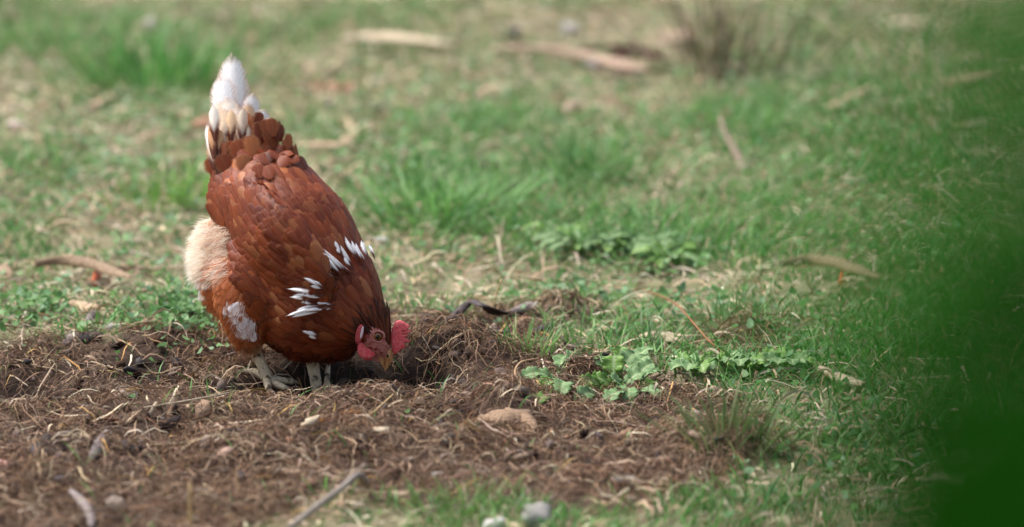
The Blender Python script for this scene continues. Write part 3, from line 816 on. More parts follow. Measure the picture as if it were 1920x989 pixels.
for k in range(12, 70):
    px = rng.uniform(398, 506); py = rng.uniform(258, 322); up = (322 - py) / 64.
    if k >= 44: py = rng.uniform(244, 335); px = rng.uniform(478, 488 + (py - 215) * .8); up = .05
    if k < 26: px = rng.uniform(400, 500); py = rng.uniform(246, 322)
    elif k < 44: px = rng.uniform(396, 500); py = rng.uniform(292, 338); up = .1
    c = pick([(212, 164, 120), (190, 128, 84), (228, 196, 160), (168, 100, 60)] if rng.random() < up * .9 - .15 else [(134, 64, 34), (150, 78, 42), (116, 52, 27)], .1)
    p0 = np.array(at(px, py, 7.368 + .004 * rng.normal() + .0002 * (py - 280) * -1)); tx = px + (px - 452) * (.16 if k < 44 else -.14) + 5 * rng.normal()
    p1 = np.array(at(tx, py - (44 + 40 * rng.random() if k < 26 else 28 + 12 * rng.random()), p0[1] + .016)); d = p1 - p0
    FT.append((frame(p0, unit(np.array([(px - 450) * .012, -1., .35])), d, np.linalg.norm(d), .0215 if k >= 26 else .0200, .03, .25 * rng.normal()), 'covert' if k >= 26 else 'patch', k % 4, c if k >= 26 else pick([(236, 214, 188), (228, 194, 156), (206, 156, 112), (242, 230, 216)]), .9 * .027 * .02))
# folded flight feathers along the lower wing edge
for k in range(0):
    f = k / 8.
    b = (498 - 62 * f, 470 - 42 * f + 8 * math.sin(k)); t_ = (446 - 58 * f, 462 - 55 * f + 3 * (k % 2))
    p, n = hit(*b)
    if p is None: continue
    p1 = np.array(at(*t_, p[1] + .01)); d = p1 - p
    FT.append((frame(p + n * .002, n, d, np.linalg.norm(d) * 1.15, .020, .05), 'flight', k % 4, pick([(118, 52, 26), (134, 64, 34), (104, 44, 22)]), .9))

order = sorted(range(len(FT)), key=lambda i: -FT[i][4])
ind = [i for i in order[:290] if FT[i][4] > 0]; rest = [i for i in range(len(FT)) if i not in set(ind)]
hinv = Matrix.Translation(hen.location).inverted()
for i in ind:
    M, kind, pi, c, _ = FT[i]
    o = bpy.data.objects.new('feather', PMESH[kind][pi]); col.objects.link(o)
    o.parent = hen; o.matrix_parent_inverse = hinv
    o.matrix_world = Matrix(M.tolist()); o.color = (*np.clip(c, 0, 1), 1)
Vs = []; Fs = []; Us = []; Cs = []; off = 0
for i in rest:
    M, kind, pi, c, _ = FT[i]; P, F, U = PROTO[kind][pi]
    Vs.append(P @ M[:3, :3].T + M[:3, 3]); Fs.append(F + off); Us.append(U); Cs.append(np.repeat(np.clip(c, 0, 1)[None], len(P), 0)); off += len(P)
pl = link('plumage', mesh_np('plumage', np.concatenate(Vs), np.concatenate(Fs), np.concatenate(Cs), uv=np.concatenate(Us)), FM_COL, hen)
pl['kind'] = 'stuff'

# -- loose down at the vent, the thigh and the belly
cs = []; ss = []; ccs = []
def down(n, poly, cols, L0, L1, flow, w=.0006):
    xs = np.array(poly)[:, 0]; ys = np.array(poly)[:, 1]; k = 0; tries = 0
    while k < n and tries < n * 6:
        tries += 1
        px = rng.uniform(xs.min(), xs.max()); py = rng.uniform(ys.min(), ys.max())
        if not inpoly(px, py, poly): continue
        p, nn = hit(px, py)
        if p is None: continue
        k += 1
        L = L0 + (L1 - L0) * rng.random(); d = unit(np.array(flow) + .7 * rng.normal(size=3) + nn * .7); g = np.array(flow) * .5 + np.array([0, 0, -.4])
        t = np.linspace(0, 1, 5)[:, None]
        C = p + L * (d * t + g * .5 * t ** 2)
        cs.append(C); T = unit(np.gradient(C, axis=0)); S = unit(np.cross(T, rng.normal(size=3)))
        ss.append(S * w * np.array([1, 1, .8, .6, .15])[:, None]); ccs.append(pick(cols))
down(9000, [(360, 395), (395, 405), (398, 440), (392, 500), (372, 520), (352, 500), (348, 440)], CREAM + WHITE[:1], .006, .017, (-.75, .2, -.5), .00024)
down(900, [(395, 415), (430, 440), (436, 480), (400, 500)], RUST[1:] + CREAM, .010, .020, (-.7, .2, -.5), .00025)
down(2200, [(375, 505), (440, 520), (480, 600), (495, 640), (470, 662), (440, 655), (400, 590)], RUST, .008, .018, (-.4, .1, -1.), .0002)
down(1500, [(384, 402), (432, 432), (432, 520), (384, 532)], CREAM + CREAM + RUST[3:], .010, .024, (-.8, .2, -.4), .00022)
down(260, [(432, 562), (462, 560), (462, 580), (480, 600), (478, 622), (462, 616), (446, 606), (436, 588)], WHITE, .008, .016, (-.4, .0, -.9), .0003)
down(420, [(450, 640), (490, 640), (488, 668), (458, 668)], [(196, 160, 118), (170, 120, 76)], .006, .012, (-.1, 0, -1.), .0003)
down(500, [(505, 640), (640, 670), (640, 690), (560, 680), (510, 660)], HACK, .006, .012, (-.7, .1, -.4), .0003)
dn = link('down', ribbons('down', np.array(cs), np.array(ss), np.array(ccs)), DOWN, hen); dn['kind'] = 'stuff'

# -- head
YH = 7.2405
RED = grain_mat('comb_skin', (234, 62, 72), (252, 132, 132), (300, 300, 300), .4, .9, spec=.45)
SKIN = grain_mat('face_skin', (168, 84, 74), (214, 150, 136), (420, 420, 420), .55, 1.0, spec=.4, spots=((150, 44, 44), 150))
HORN = grain_mat('beak_horn', (160, 92, 48), (226, 178, 122), (500, 160, 160), .38, .2, spec=.5)
def outline_plate(name, poly, Y, th, mat, n=6, parent=hen, tilt=0.0):
    """thick fleshy plate with a rounded rim from a pixel outline"""
    P = np.array(poly, float); c = P.mean(0)
    rings = [(1.0, 0.0), (.97, .55), (.82, .9), (.5, 1.0)]
    V = []; F = []; m = len(P)
    for s in (1, -1):
        for (k, h) in rings[(0 if s == 1 else 1):]:
            for q in P:
                a = c + (q - c) * k
                p = at(a[0], a[1], Y - s * th * h + tilt * (a[0] - c[0])); V.append(p[:])
    top = 4 * m; lower = 3 * m
    def band(a, b, flip):
        for j in range(m):
            k = (j + 1) % m; f = (a + j, a + k, b + k, b + j); F.append(f[::-1] if flip else f)
    for r in range(3): band(r * m, (r + 1) * m, False)
    band(0, 4 * m, True); band(4 * m, 5 * m, True); band(5 * m, 6 * m, True)
    F.append(tuple(range(3 * m, 4 * m))); F.append(tuple(range(6 * m, 7 * m))[::-1])
    me = bpy.data.meshes.new(name); me.from_pydata(V, [], F); me.update()
    bm = bmesh.new(); bm.from_mesh(me); bmesh.ops.recalc_face_normals(bm, faces=bm.faces)
    bmesh.ops.triangulate(bm, faces=[f for f in bm.faces if len(f.verts) > 4]); bm.to_mesh(me); bm.free()
    me.polygons.foreach_set('use_smooth', np.ones(len(me.polygons), bool))
    return link(name, me, mat, parent)
def dense(poly, n):
    q = smooth_path([(a, b, 0) for a, b in poly + poly[:1]], n * len(poly) + 1)[:-1, :2]; return [tuple(a) for a in q]
COMB = [(735, 617), (738, 609), (742, 603), (750, 600.5), (758, 604), (763, 608), (769, 612), (760, 614.5), (753, 616.5), (762, 618), (773, 621), (763, 624), (752, 626), (759, 627), (766, 629.5), (759, 633), (751, 635.5), (761, 637), (771, 640), (759, 643.5), (750, 645.5), (755, 648), (760, 651.5), (752, 656),
        (745, 662), (739, 665), (735, 656), (733, 641), (733, 627)]
outline_plate('comb', dense(COMB, 2), YH - .001, .0038, RED)
def oval(cx, cy, rx, ry, n=16, rot=0.0, k=0.0):
    o = []
    for i in range(n):
        a = 2 * math.pi * i / n; x = rx * math.cos(a); y = ry * math.sin(a) * (1 + k * math.cos(a))
        o.append((cx + x * math.cos(rot) - y * math.sin(rot), cy + x * math.sin(rot) + y * math.cos(rot)))
    return o
WAT = [(671, 646), (678, 641), (690, 644), (700, 652), (705, 661), (702, 668), (694, 673), (683, 673), (674, 668), (670, 657)]
outline_plate('wattle', dense(WAT, 2), YH - .0125, .0034, RED, tilt=.00003)
outline_plate('wattle', dense([(a + 3, b + 3) for a, b in WAT], 2), YH + .012, .0034, RED)
LOBE = grain_mat('earlobe_skin', (168, 52, 56), (198, 92, 92), (500, 500, 500), .5, .3)
PALE = grain_mat('earlobe_pale', (214, 200, 206), (236, 226, 228), (500, 500, 500), .5, .2)
for sgn in (1, -1):
    e = outline_plate('earlobe', oval(674, 627, 7.5, 19, rot=.22), YH - sgn * .0235, .0035, LOBE)
    outline_plate('earlobe_stripe', oval(678.5, 624, 2.4, 12, rot=.22), YH - sgn * .0262, .0018, PALE, parent=e)
def face_patch(sgn):
    poly = FACE; V = []; P = np.array(dense(poly, 3)); c = P.mean(0)
    pts = []; faces = []; m = len(P)
    for k in (1.0, .8, .55, .3, .02):
        for q in P:
            a = c + (q - c) * k; p, n = hit(*a)
            if p is None: p = np.array(at(a[0], a[1], YH)); n = np.array([0, -1., 0])
            o = p + n * (.0011 if k == 1.0 else .0024 + .0012 * mnoise.noise(Vector((a[0] * .16, a[1] * .16, 1))))
            if sgn < 0: o = np.array([o[0], 2 * YH - o[1], o[2]])
            pts.append(o.tolist())
    for r in range(4):
        for j in range(m):
            k = (j + 1) % m; f = (r * m + j, r * m + k, (r + 1) * m + k, (r + 1) * m + j); faces.append(f if sgn < 0 else f[::-1])
    me = bpy.data.meshes.new('face_skin'); me.from_pydata(pts, [], faces); me.update()
    bm = bmesh.new(); bm.from_mesh(me); bmesh.ops.recalc_face_normals(bm, faces=bm.faces); bm.to_mesh(me); bm.free()
    me.polygons.foreach_set('use_smooth', np.ones(len(me.polygons), bool))
    return link('face_skin', me, SKIN, hen)
face_patch(1); face_patch(-1)
def ball(name, p, r, mat, parent, sc3=(1, 1, 1), seg=16):
    bm = bmesh.new(); bmesh.ops.create_uvsphere(bm, u_segments=seg, v_segments=seg // 2 + 2, radius=1)
    for v in bm.verts: v.co = Vector(p) + Vector((v.co.x * r * sc3[0], v.co.y * r * sc3[1], v.co.z * r * sc3[2]))
    me = bpy.data.meshes.new(name); bm.to_mesh(me); bm.free(); me.polygons.foreach_set('use_smooth', np.ones(len(me.polygons), bool))
    return link(name, me, mat, parent)
IRIS = grain_mat('iris_amber', (126, 66, 20), (164, 98, 36), (900, 900, 900), .12, .05, spec=.6)
PUP, t_, b_ = new_mat('pupil_black'); b_.inputs['Base Color'].default_value = (.004, .004, .004, 1); b_.inputs['Roughness'].default_value = .06
ep, en = hit(708.6, 630.6)
for sgn in (1, -1):
    q = np.array(ep) + np.array([0, -.0016, 0]); f = np.array([0, -1., 0])
    if sgn < 0: q[1] = 2 * YH - q[1]; f = -f
    lid_pts = [tuple(q + np.array([math.cos(a) * .0082, 0, math.sin(a) * .0074]) + f * .0010) for a in np.linspace(0, 2 * math.pi, 20)]
    ball('eye_rim', q - f * .0006, .0068, PUP, hen, (1, .5, .95))
    eye = ball('eye', q + f * .0006, .0054, IRIS, hen, (1, .62, .92))
    ball('pupil', q + f * .0034, .0032, PUP, eye, (1, .45, 1), 12)
    o = link('eyelid', tube('eyelid', lid_pts, [.0017], 8, 40), SKIN, hen)
def beak(name, base, tip, rb, rd, curve, Y):
    C = smooth_path([tuple(at(*base, Y)), tuple(at((base[0] + tip[0]) / 2 + curve, (base[1] + tip[1]) / 2, Y)), tuple(at(*tip, Y))], 12)
    t = np.linspace(0, 1, 12); r = np.clip(1 - t ** 1.9, 0.0, 1) ** .8
    th = np.linspace(0, 2 * np.pi, 14, endpoint=False); V = []
    for i in range(12):
        k = max(r[i], .05)
        for a in th: V.append(C[i] + np.array([math.cos(a) * rd * k, math.sin(a) * rb * k, .0]))
    F = [(i * 14 + j, i * 14 + (j + 1) % 14, (i + 1) * 14 + (j + 1) % 14, (i + 1) * 14 + j) for i in range(11) for j in range(14)]
    F.append(tuple(range(14))[::-1]); F.append(tuple(11 * 14 + j for j in range(14)))
    me = bpy.data.meshes.new(name); me.from_pydata([tuple(v) for v in V], [], F); me.update()
    bm = bmesh.new(); bm.from_mesh(me); bmesh.ops.recalc_face_normals(bm, faces=bm.faces); bm.to_mesh(me); bm.free()
    me.polygons.foreach_set('use_smooth', np.ones(len(me.polygons), bool))
    return link(name, me, HORN, hen)
ub = beak('upper_beak', (725, 654), (721.5, 697), .0068, .0066, 5.0, YH)
beak('lower_beak', (714.5, 660), (719.5, 691), .0050, .0048, -1.5, YH)
ball('nostril', at(727, 668, YH - .0066), .0013, PUP, ub, (1.0, .5, 1.8), 8)

# -- legs
SHANK = grain_mat('scaly_shank', (194, 170, 132), (238, 224, 192), (420, 420, 700), .7, .8, spots=((96, 74, 56), 90))
CLAW = grain_mat('claw', (120, 100, 80), (170, 150, 124), (400, 400, 400), .5, .2)
def leg(hock, ankle, toes):
    l = link('leg', tube('leg', [hock, (Vector(hock) + Vector(ankle)) / 2 + Vector((.001, 0, 0)), ankle], [.0100, .0080, .0074, .0086], 10, 22, .14), SHANK, hen)
    for tp in toes:
        P = [Vector(ankle)] + [Vector(q) for q in tp]
        t = link('toe', tube('toe', P, [.0062, .0052, .0046, .0036], 8, 16, .22), SHANK, l)
        e = P[-1]; d = (P[-1] - P[-2]).normalized()
        c = link('claw', tube('claw', [e - d * .002, e + d * .006, e + d * .011 + Vector((0, 0, -.003))], [.0032, .0022, .0005], 6, 8), CLAW, l)
a1 = at(500, 708, 7.275)
leg(at(470, 644, 7.272), a1, [(at(516, 720, a1.y - .02), at(536, 728, a1.y - .035)), (at(502, 722, a1.y - .03), at(506, 736, a1.y - .05)), (at(522, 713, a1.y), at(548, 716, a1.y + .01)), (at(478, 698, a1.y + .01), at(456, 698, a1.y + .012))])
def on_soil(px, py, h):
    p = G(px, py)
    for _ in range(3): p = G(px, py + h * FPX * CP * CP / p.y)
    return p + Vector((0, 0, h))
a2 = on_soil(604, 692, .010)
leg(at(580, 650, a2.y + .02), a2, [(on_soil(626, 704, .014), on_soil(650, 718, .013)), (on_soil(636, 690, .014), on_soil(670, 690, .013)), (on_soil(608, 706, .012), on_soil(616, 720, .011)), (on_soil(594, 697, .008), on_soil(582, 702, .006))])
# ------------------------------------------------------------------ bark strips, dead leaves, stones, sticks lying about
M_BARK = grain_mat('pale_bark', (170, 148, 120), (212, 194, 166), (22, 160, 160), .8, .4)
M_TAN = grain_mat('tan_bark', (148, 122, 96), (196, 170, 140), (22, 160, 160), .8, .4)
M_ORANGE = grain_mat('orange_bark', (136, 112, 94), (186, 160, 136), (22, 150, 150), .8, .4)
M_RED = grain_mat('reddish_bark', (140, 92, 72), (180, 132, 108), (30, 150, 150), .85, .4)
M_DARK = grain_mat('dark_bark', (44, 34, 34), (84, 70, 66), (40, 160, 160), .6, .5)
M_GREYLEAF = grain_mat('grey_leaf', (98, 86, 84), (150, 136, 128), (40, 160, 160), .65, .4)
M_DEAD = grain_mat('dead_leaf', (104, 82, 60), (156, 132, 104), (30, 200, 200), .7, .4)
M_GREYWOOD = grain_mat('grey_wood', (112, 100, 90), (160, 148, 136), (30, 200, 200), .8, .5)
M_STRAW = grain_mat('straw', (176, 142, 92), (212, 184, 134), (60, 200, 200), .6, .3)
M_ROOT = grain_mat('root', (142, 106, 76), (190, 156, 120), (120, 120, 120), .8, .4)
M_STONE = grain_mat('grey_stone', (112, 108, 104), (168, 162, 154), (70, 70, 70), .85, .5, spots=((82, 74, 66), 60))
M_WHITE = grain_mat('white_stone', (172, 168, 162), (214, 210, 204), (70, 70, 70), .8, .4, spots=((120, 108, 94), 55))
M_BLUE = grain_mat('blue_stone', (106, 110, 122), (150, 154, 164), (90, 90, 90), .7, .4)
M_PINK = grain_mat('pink_stone', (168, 118, 104), (206, 164, 150), (80, 80, 80), .85, .4)
M_CLOD = grain_mat('dark_clod', (26, 22, 22), (62, 50, 44), (120, 120, 120), .9, 1.)
M_AMBER = grain_mat('amber_leaf', (142, 84, 22), (186, 122, 44), (40, 200, 200), .5, .3)

def GR(px, py, h):
    """a point h above the ground that is seen at the pixel"""
    p = G(px, py)
    for _ in range(3): p = G(px, py + h * FPX * CP * CP / p.y)
    return p + Vector((0, 0, h))
M_HUSK = grain_mat('fibrous_husk', (98, 78, 62), (170, 140, 112), (40, 300, 300), .9, .8)
def lie(name, cat, label, pts, W, mat, curl=.3, thick=.0012, dz=.004, roll=-.5, twist=0., n=18, ragged=.15, group=None, heights=None):
    hs_ = heights or [0] * len(pts)
    P = [GR(a, b, dz + h) for (a, b), h in zip(pts, hs_)]
    o = link(name, strip_mesh(name, P, W, curl, thick, n, 5, roll, ragged, twist), mat)
    return tag(o, label, cat, group)
def stand(name, cat, label, base, tip, R, mat, mids=(), dY=0.0, group=None, sides=7, wob=.2):
    b = G(*base, -.004); n = len(mids) + 1
    P = [b] + [at(*m, b.y + dY * (i + 1) / n) for i, m in enumerate(mids)] + [at(*tip, b.y + dY)]
    return tag(link(name, tube(name, P, R, sides, wob=wob), mat), label, cat, group)
def rod(name, cat, label, pts, R, mat, heights=None, group=None, wob=.2, sides=7):
    hs_ = heights or [0] * len(pts)
    return tag(link(name, tube(name, [GR(a, b, .003 + h) for (a, b), h in zip(pts, hs_)], R, sides, wob=wob), mat), label, cat, group)
def stone(name, label, px, py, wpx, mat, seed, flatn=.65, depth=.9, cat='stone', sink=.25, group=None, rough=.35):
    p = G(px, py); s = p.y / CP / FPX * .5 * wpx
    o = link(name, rock_mesh(name, (s, s * depth, s * flatn), seed, rough=rough), mat)
    o.location = (p.x, p.y, p.z + s * flatn * (1 - 2 * sink) * .8); o.rotation_euler = (.15 * math.sin(seed), .2 * math.cos(seed * 2), seed)
    return tag(o, label, cat, group)

# --- far, out of focus
lie('bark_strip', 'bark', 'long pale bark strip lying far back above and right of the white tail', [(640, 74), (700, 70), (770, 75), (850, 82)], [.004, .011, .010, .004], M_BARK, .1, .002, dz=.03, ragged=.5)
lie('bark_strip', 'bark', 'long orange brown bark strip pointing down right beside the dark stump', [(920, 92), (1010, 92), (1080, 100), (1150, 118), (1215, 132)], [.004, .008, .009, .011, .003], M_ORANGE, .12, .002, dz=.022, ragged=.5)
lie('bark_strip', 'bark', 'dark reddish bark piece half hidden behind the long orange strip', [(1140, 104), (1200, 104), (1250, 112)], [.008, .018, .006], grain_mat('wet_bark', (62, 36, 30), (98, 62, 52), (30, 150, 150), .8, .4), .4, .003)
lie('bark_strip', 'bark', 'short salmon bark slab at the back beside the brown reed clump', [(1235, 72), (1270, 72), (1305, 75)], [.012, .017, .012], M_ORANGE, .12, .003, ragged=.5, dz=.015)
lie('bark_strip', 'bark', 'reddish brown bark piece in the grass right of the white tail tip', [(560, 172), (610, 168), (668, 166)], [.006, .013, .012], M_RED, .4, .003)
lie('bark_strip', 'bark', 'tan bark strip slanting up to the right in the middle of the far grass', [(862, 190), (905, 178), (955, 163)], [.006, .011, .009], M_TAN, .12, .002, ragged=.4, dz=.012)
lie('curled_bark', 'bark', 'tan bark curl bent like a hook right of the brown rump', [(556, 274), (600, 273), (640, 272), (662, 255), (658, 232), (648, 222)], [.006, .008, .009, .0095, .009, .006], M_TAN, .2, .0015, dz=.012, roll=-.35, n=26, ragged=.35)
lie('dead_leaf', 'leaf', 'crumpled tan leaf in the grass left of the white tail', [(150, 206), (185, 196), (228, 168)], [.006, .013, .008], M_TAN, .5, .0012, dz=.010, twist=.6)
lie('dead_leaf', 'leaf', 'crumpled yellow tan leaf in the shaded grass at upper right', [(1552, 206), (1590, 194), (1636, 170)], [.006, .012, .008], M_TAN, .5, .0012, dz=.010, twist=-.5)
lie('bark_strip', 'bark', 'pale yellowish bark strip in the farthest grass at upper right', [(1670, 46), (1705, 46), (1745, 48)], [.008, .015, .010], M_BARK, .12, .002, ragged=.5, dz=.014)
lie('bark_strip', 'bark', 'faint tan bark strip slanting in shaded grass near the right edge', [(1770, 160), (1820, 150), (1870, 138)], [.006, .011, .006], M_TAN, .12, .002, ragged=.4, dz=.012)
lie('bark_strip', 'bark', 'reddish bark scrap hidden in grass left of the tail base', [(366, 238), (384, 232), (402, 224)], [.008, .013, .008], M_RED, .12, .002, ragged=.5, dz=.012)
lie('dead_leaf', 'leaf', 'small bright orange leaf scrap upright in the far grass', [(1060, 212), (1072, 200), (1082, 196)], [.005, .010, .007], M_ORANGE, .4, .0012, dz=.02, roll=-.7)
stone('stump', 'short dark broken stump beside the end of the long orange strip', 965, 76, 34, M_DARK, 3.1, 1.0, .8, 'stump', .1)
stone('stone', 'white stone in the farthest grass above left of the tail', 280, 54, 36, M_WHITE, 1.2, .8)
stone('stone', 'pale blue white stone behind the long orange bark strip', 1066, 62, 38, M_WHITE, 2.3, .75)
stone('stone', 'flat pale stone on bare earth near the left edge far back', 32, 240, 46, grain_mat('pale_pink_stone', (196, 172, 160), (220, 202, 192), (70, 70, 70), .8, .3), 4.4, .45)
stone('stone', 'small grey stone below the reddish bark piece right of the tail', 617, 200, 24, M_STONE, 5.5)
stone('stone', 'cream stone in the grass behind the white neck patch', 716, 458, 34, M_WHITE, 6.1, .6)
stone('stone', 'pale grey flat stone in front of the orange strip end', 1110, 128, 46, M_WHITE, 7.7, .4)
stand('forked_stick', 'stick', 'grey brown stick with a thick pink end leaning in the grass', (1398, 322), (1350, 220), [.0075, .0062, .0035, .0028], grain_mat('pink_grey_wood', (132, 108, 96), (176, 150, 136), (40, 160, 160), .8, .4), [(1382, 290), (1362, 255)], dY=.10)

M_TWIG = grain_mat('dark_twig', (58, 40, 34), (104, 76, 62), (60, 200, 200), .8, .4)
for pts_, lab_ in (([(930, 66), (975, 84), (1010, 96)], 'thin dark twig running from the stump to the long orange strip'), ([(1090, 92), (1160, 88), (1240, 98)], 'thin dark red twig lying above the end of the long orange strip'),
                   ([(1120, 120), (1190, 134), (1270, 130)], 'dark twig lying below the end of the long orange strip'), ([(1180, 76), (1215, 100), (1262, 116)], 'dark twig crossing the dark reddish bark at the back')):
    rod('twig', 'twig', lab_, pts_, [.003, .0045, .0025], M_TWIG, [.012, .016, .012])
# brown reed clump at the back
def clump(name, cat, label, base, n, spread, hpx, cols, Wd, K=6, lean=.22, mat=GRASS, parent=None, bend=.2):
    b = G(*base); xs = b.x + rng.normal(size=n) * spread; ys = b.y + rng.normal(size=n) * spread * .9
    s = b.y / CP / FPX; L = s * hpx * (.55 + .55 * rng.random(n))
    C, S, cc = blades(xs, ys, L, Wd * (.6 + .8 * rng.random(n)), bend * rng.random(n), palette(cols, n), K)
    d = (np.stack([xs - b.x, ys - b.y], -1) / (spread + 1e-6))
    t = np.linspace(0, 1, K)[None, :, None]
    C[..., :2] += (lean * L)[:, None, None] * d[:, None] * t ** 1.4
    return tag(link(name, ribbons(name, C, S, cc), mat), label, cat)
clump('reed_clump', 'dry reeds', 'clump of upright brown dead stalks at the back behind the bark', (1358, 142), 120, .055, 205, [(92, 78, 64), (76, 62, 54), (116, 100, 80), (92, 98, 60), (84, 104, 56)], .0015, lean=.3)
clump('grass_tuft', 'grass tuft', 'largest bright tuft of long grass behind the neck of the hen', (815, 418), 190, .050, 112, [(112, 158, 78), (92, 146, 70), (132, 172, 104), (120, 164, 96)], .0022, lean=.5, bend=.6)
clump('grass_tuft', 'grass tuft', 'tall tuft of grass right of centre in the blurred middle distance', (1105, 342), 150, .055, 100, [(104, 146, 82), (122, 160, 96), (90, 132, 72)], .0020, lean=.4)
clump('grass_tuft', 'grass tuft', 'upright tuft of sharp green grass on the slope right of the mound', (984, 672), 100, .026, 78, [(104, 150, 80), (124, 164, 90), (92, 136, 74), (160, 168, 110)], .0012, lean=.3)
clump('grass_tuft', 'grass tuft', 'grass tuft just left of the flat tan bark piece', (1218, 650), 70, .022, 66, [(104, 140, 88), (126, 152, 104), (92, 124, 76)], .0013, lean=.6)
clump('grass_tuft', 'grass tuft', 'spreading grass tuft above the small root heap on the right', (1372, 612), 70, .035, 84, [(104, 138, 82), (122, 150, 96)], .0014, lean=.5)
clump('grass_tuft', 'grass tuft', 'soft grass tuft at the bottom edge left of the white stone', (858, 975), 110, .026, 78, [(110, 140, 74), (130, 156, 92), (98, 128, 66)], .0012, lean=.35)
clump('grass_tuft', 'grass tuft', 'shaded grass tuft below the low leafy weeds on the right', (1372, 818), 110, .026, 110, [(92, 116, 66), (108, 132, 78), (124, 132, 88)], .0013, lean=.5)
clump('grass_tuft', 'grass tuft', 'thick green tuft behind the white tail', (300, 165), 190, .085, 120, [(92, 150, 74), (110, 164, 84), (84, 138, 66)], .0026, lean=.4)
clump('grass_tuft', 'grass tuft', 'bright yellow green tuft left of the brown rump', (335, 380), 110, .045, 70, [(118, 168, 74), (134, 178, 90)], .0022, lean=.4)
# tall thin grass stems
M_STEM = grain_mat('grass_stem', (150, 148, 104), (184, 172, 128), (100, 100, 100), .6, .2)
stand('grass_stalk', 'grass stalk', 'tall thin grass stem rising right of the tail', (686, 212), (661, 26), [.0012, .0014, .0026], M_STEM, [(676, 120)])
stand('grass_stalk', 'grass stalk', 'tall thin grass stem below the end of the pale bark strip', (832, 200), (826, 60), [.0012, .0012, .0020], M_STEM, [(830, 130)])
stand('grass_stalk', 'grass stalk', 'pale straw stem standing upright behind the brown mound', (918, 612), (940, 524), [.0009, .0009, .0012], M_STRAW, [(926, 570)])
rod('arched_stalk', 'stalk', 'thin reddish brown stem arching over the grass on the right', [(1372, 676), (1330, 640), (1300, 606), (1262, 566), (1204, 543)], [.0016, .0015, .0013, .0012, .0008], grain_mat('red_stem', (124, 76, 44), (156, 104, 64), (80, 80, 80), .6, .2), [0, .022, .034, .036, .024], wob=.1)

# --- focus plane, left
def leaf_pair(px, py, w, labels):
    lie('dead_leaf', 'leaf', labels[0], [(px, py), (px + 50 * w, py - 7), (px + 98 * w, py - 3), (px + 140 * w, py + 12), (px + 182 * w, py + 26)], [.004, .0075, .0085, .0085, .003], M_DEAD, .25, .0008, dz=.026, roll=-1.3, twist=.9, n=26, ragged=.3)
    lie('dead_leaf', 'leaf', labels[1], [(px + 108 * w, py + 42), (px + 115 * w, py + 22), (px + 122 * w, py + 10)], [.006, .008, .005], grain_mat('rust_leaf', (150, 68, 34), (190, 98, 58), (60, 160, 160), .7, .4), .4, .0012, dz=.010, roll=-1.1)
leaf_pair(66, 496, 1, ('long curved dead leaf brown and grey in the grass left of the vent', 'rust red leaf scrap under the long curved leaf at left'))
leaf_pair(1462, 496, 1.05, ('long curved dead leaf brown and grey in the grass at right', 'rust red leaf scrap under the long curved leaf at right'))
lie('dead_leaf', 'leaf', 'dark brown dead leaf cut off by the left edge', [(-20, 506), (4, 505), (24, 518)], [.006, .010, .003], M_DEAD, .4, .001, dz=.01)
lie('bark_strip', 'bark', 'tan bark strip lying above the grey stone at left', [(134, 568), (172, 580), (214, 592)], [.005, .009, .006], M_TAN, .35, .002)
lie('bark_strip', 'bark', 'pale flat strip in the grass just left of the cream vent fluff', [(308, 544), (340, 545), (374, 548)], [.004, .006, .004], M_BARK, .3, .002)
stone('stone', 'grey stone in the grass left of the hen legs', 214, 622, 40, M_STONE, 8.2, .6)
lie('dead_leaf', 'leaf', 'small folded grey leaf lying left of the grey stone', [(120, 648), (136, 634), (148, 628)], [.004, .008, .003], M_GREYLEAF, .6, .001, dz=.006)
lie('dead_leaf', 'leaf', 'thin grey leaf standing above the grey stone at left', [(162, 606), (172, 592), (182, 584)], [.003, .006, .002], M_GREYLEAF, .5, .001, dz=.008)
rod('straw_stalk', 'straw', 'pale stalk lying behind the near leg of the hen', [(398, 664), (425, 656), (452, 648)], [.0016, .002, .0016], M_BARK)
# --- scratched soil, sharp zone
rod('straw_stalk', 'straw', 'yellow stalk lying in front of the near foot', [(388, 758), (430, 742), (476, 722)], [.0022, .0024, .0020], M_STRAW, [0, .004, .006], wob=.1)
lie('amber_leaf', 'leaf', 'amber brown leaf blade half buried in front of the hen', [(600, 792), (632, 778), (662, 776), (684, 780)], [.002, .0055, .0055, .002], M_AMBER, .5, .001, dz=.010)
lie('bark_strip', 'bark', 'splintered pale straw bundle on the root mat below the feet', [(430, 798), (470, 794), (512, 788)], [.002, .0035, .0025], M_BARK, .4, .0015, dz=.012)
lie('bark_strip', 'bark', 'short split cream husk beside the amber leaf', [(566, 800), (582, 792), (598, 782)], [.002, .006, .003], M_BARK, .5, .001, dz=.012)
rod('straw_stalk', 'straw', 'long thin straw slanting across the root mat below the beak', [(636, 806), (690, 780), (738, 754)], [.0009, .0011, .0009], M_STRAW, [0, .008, .010], wob=.1)
rod('straw_stalk', 'straw', 'thin grey straw lying level across the left root mat', [(270, 764), (350, 762), (440, 758)], [.0008, .001, .0007], M_BARK, [.010, .016, .012], wob=.1)
rod('straw_stalk', 'straw', 'short broken white straw standing in the left root mat', [(276, 786), (285, 774), (294, 760)], [.002, .0024, .002], M_BARK, [0, .006, .014])
lie('bark_strip', 'bark', 'grey wood splinter at the left edge of the dark hole', [(4, 708), (22, 718), (42, 732)], [.004, .0045, .003], M_GREYWOOD, .3, .002)
stone('clod', 'black clod right under the tip of the beak', 752, 730, 52, M_CLOD, 9.4, .55, .9, 'soil clod', .3)
stone('clod', 'dark brown upright clod in the left root mat', 327, 806, 34, M_CLOD, 10.3, 1., .8, 'soil clod', .2)
stone('clod', 'brown rounded clod below the dark upright clod', 250, 850, 40, M_CLOD, 11.6, .7, .9, 'soil clod', .3)
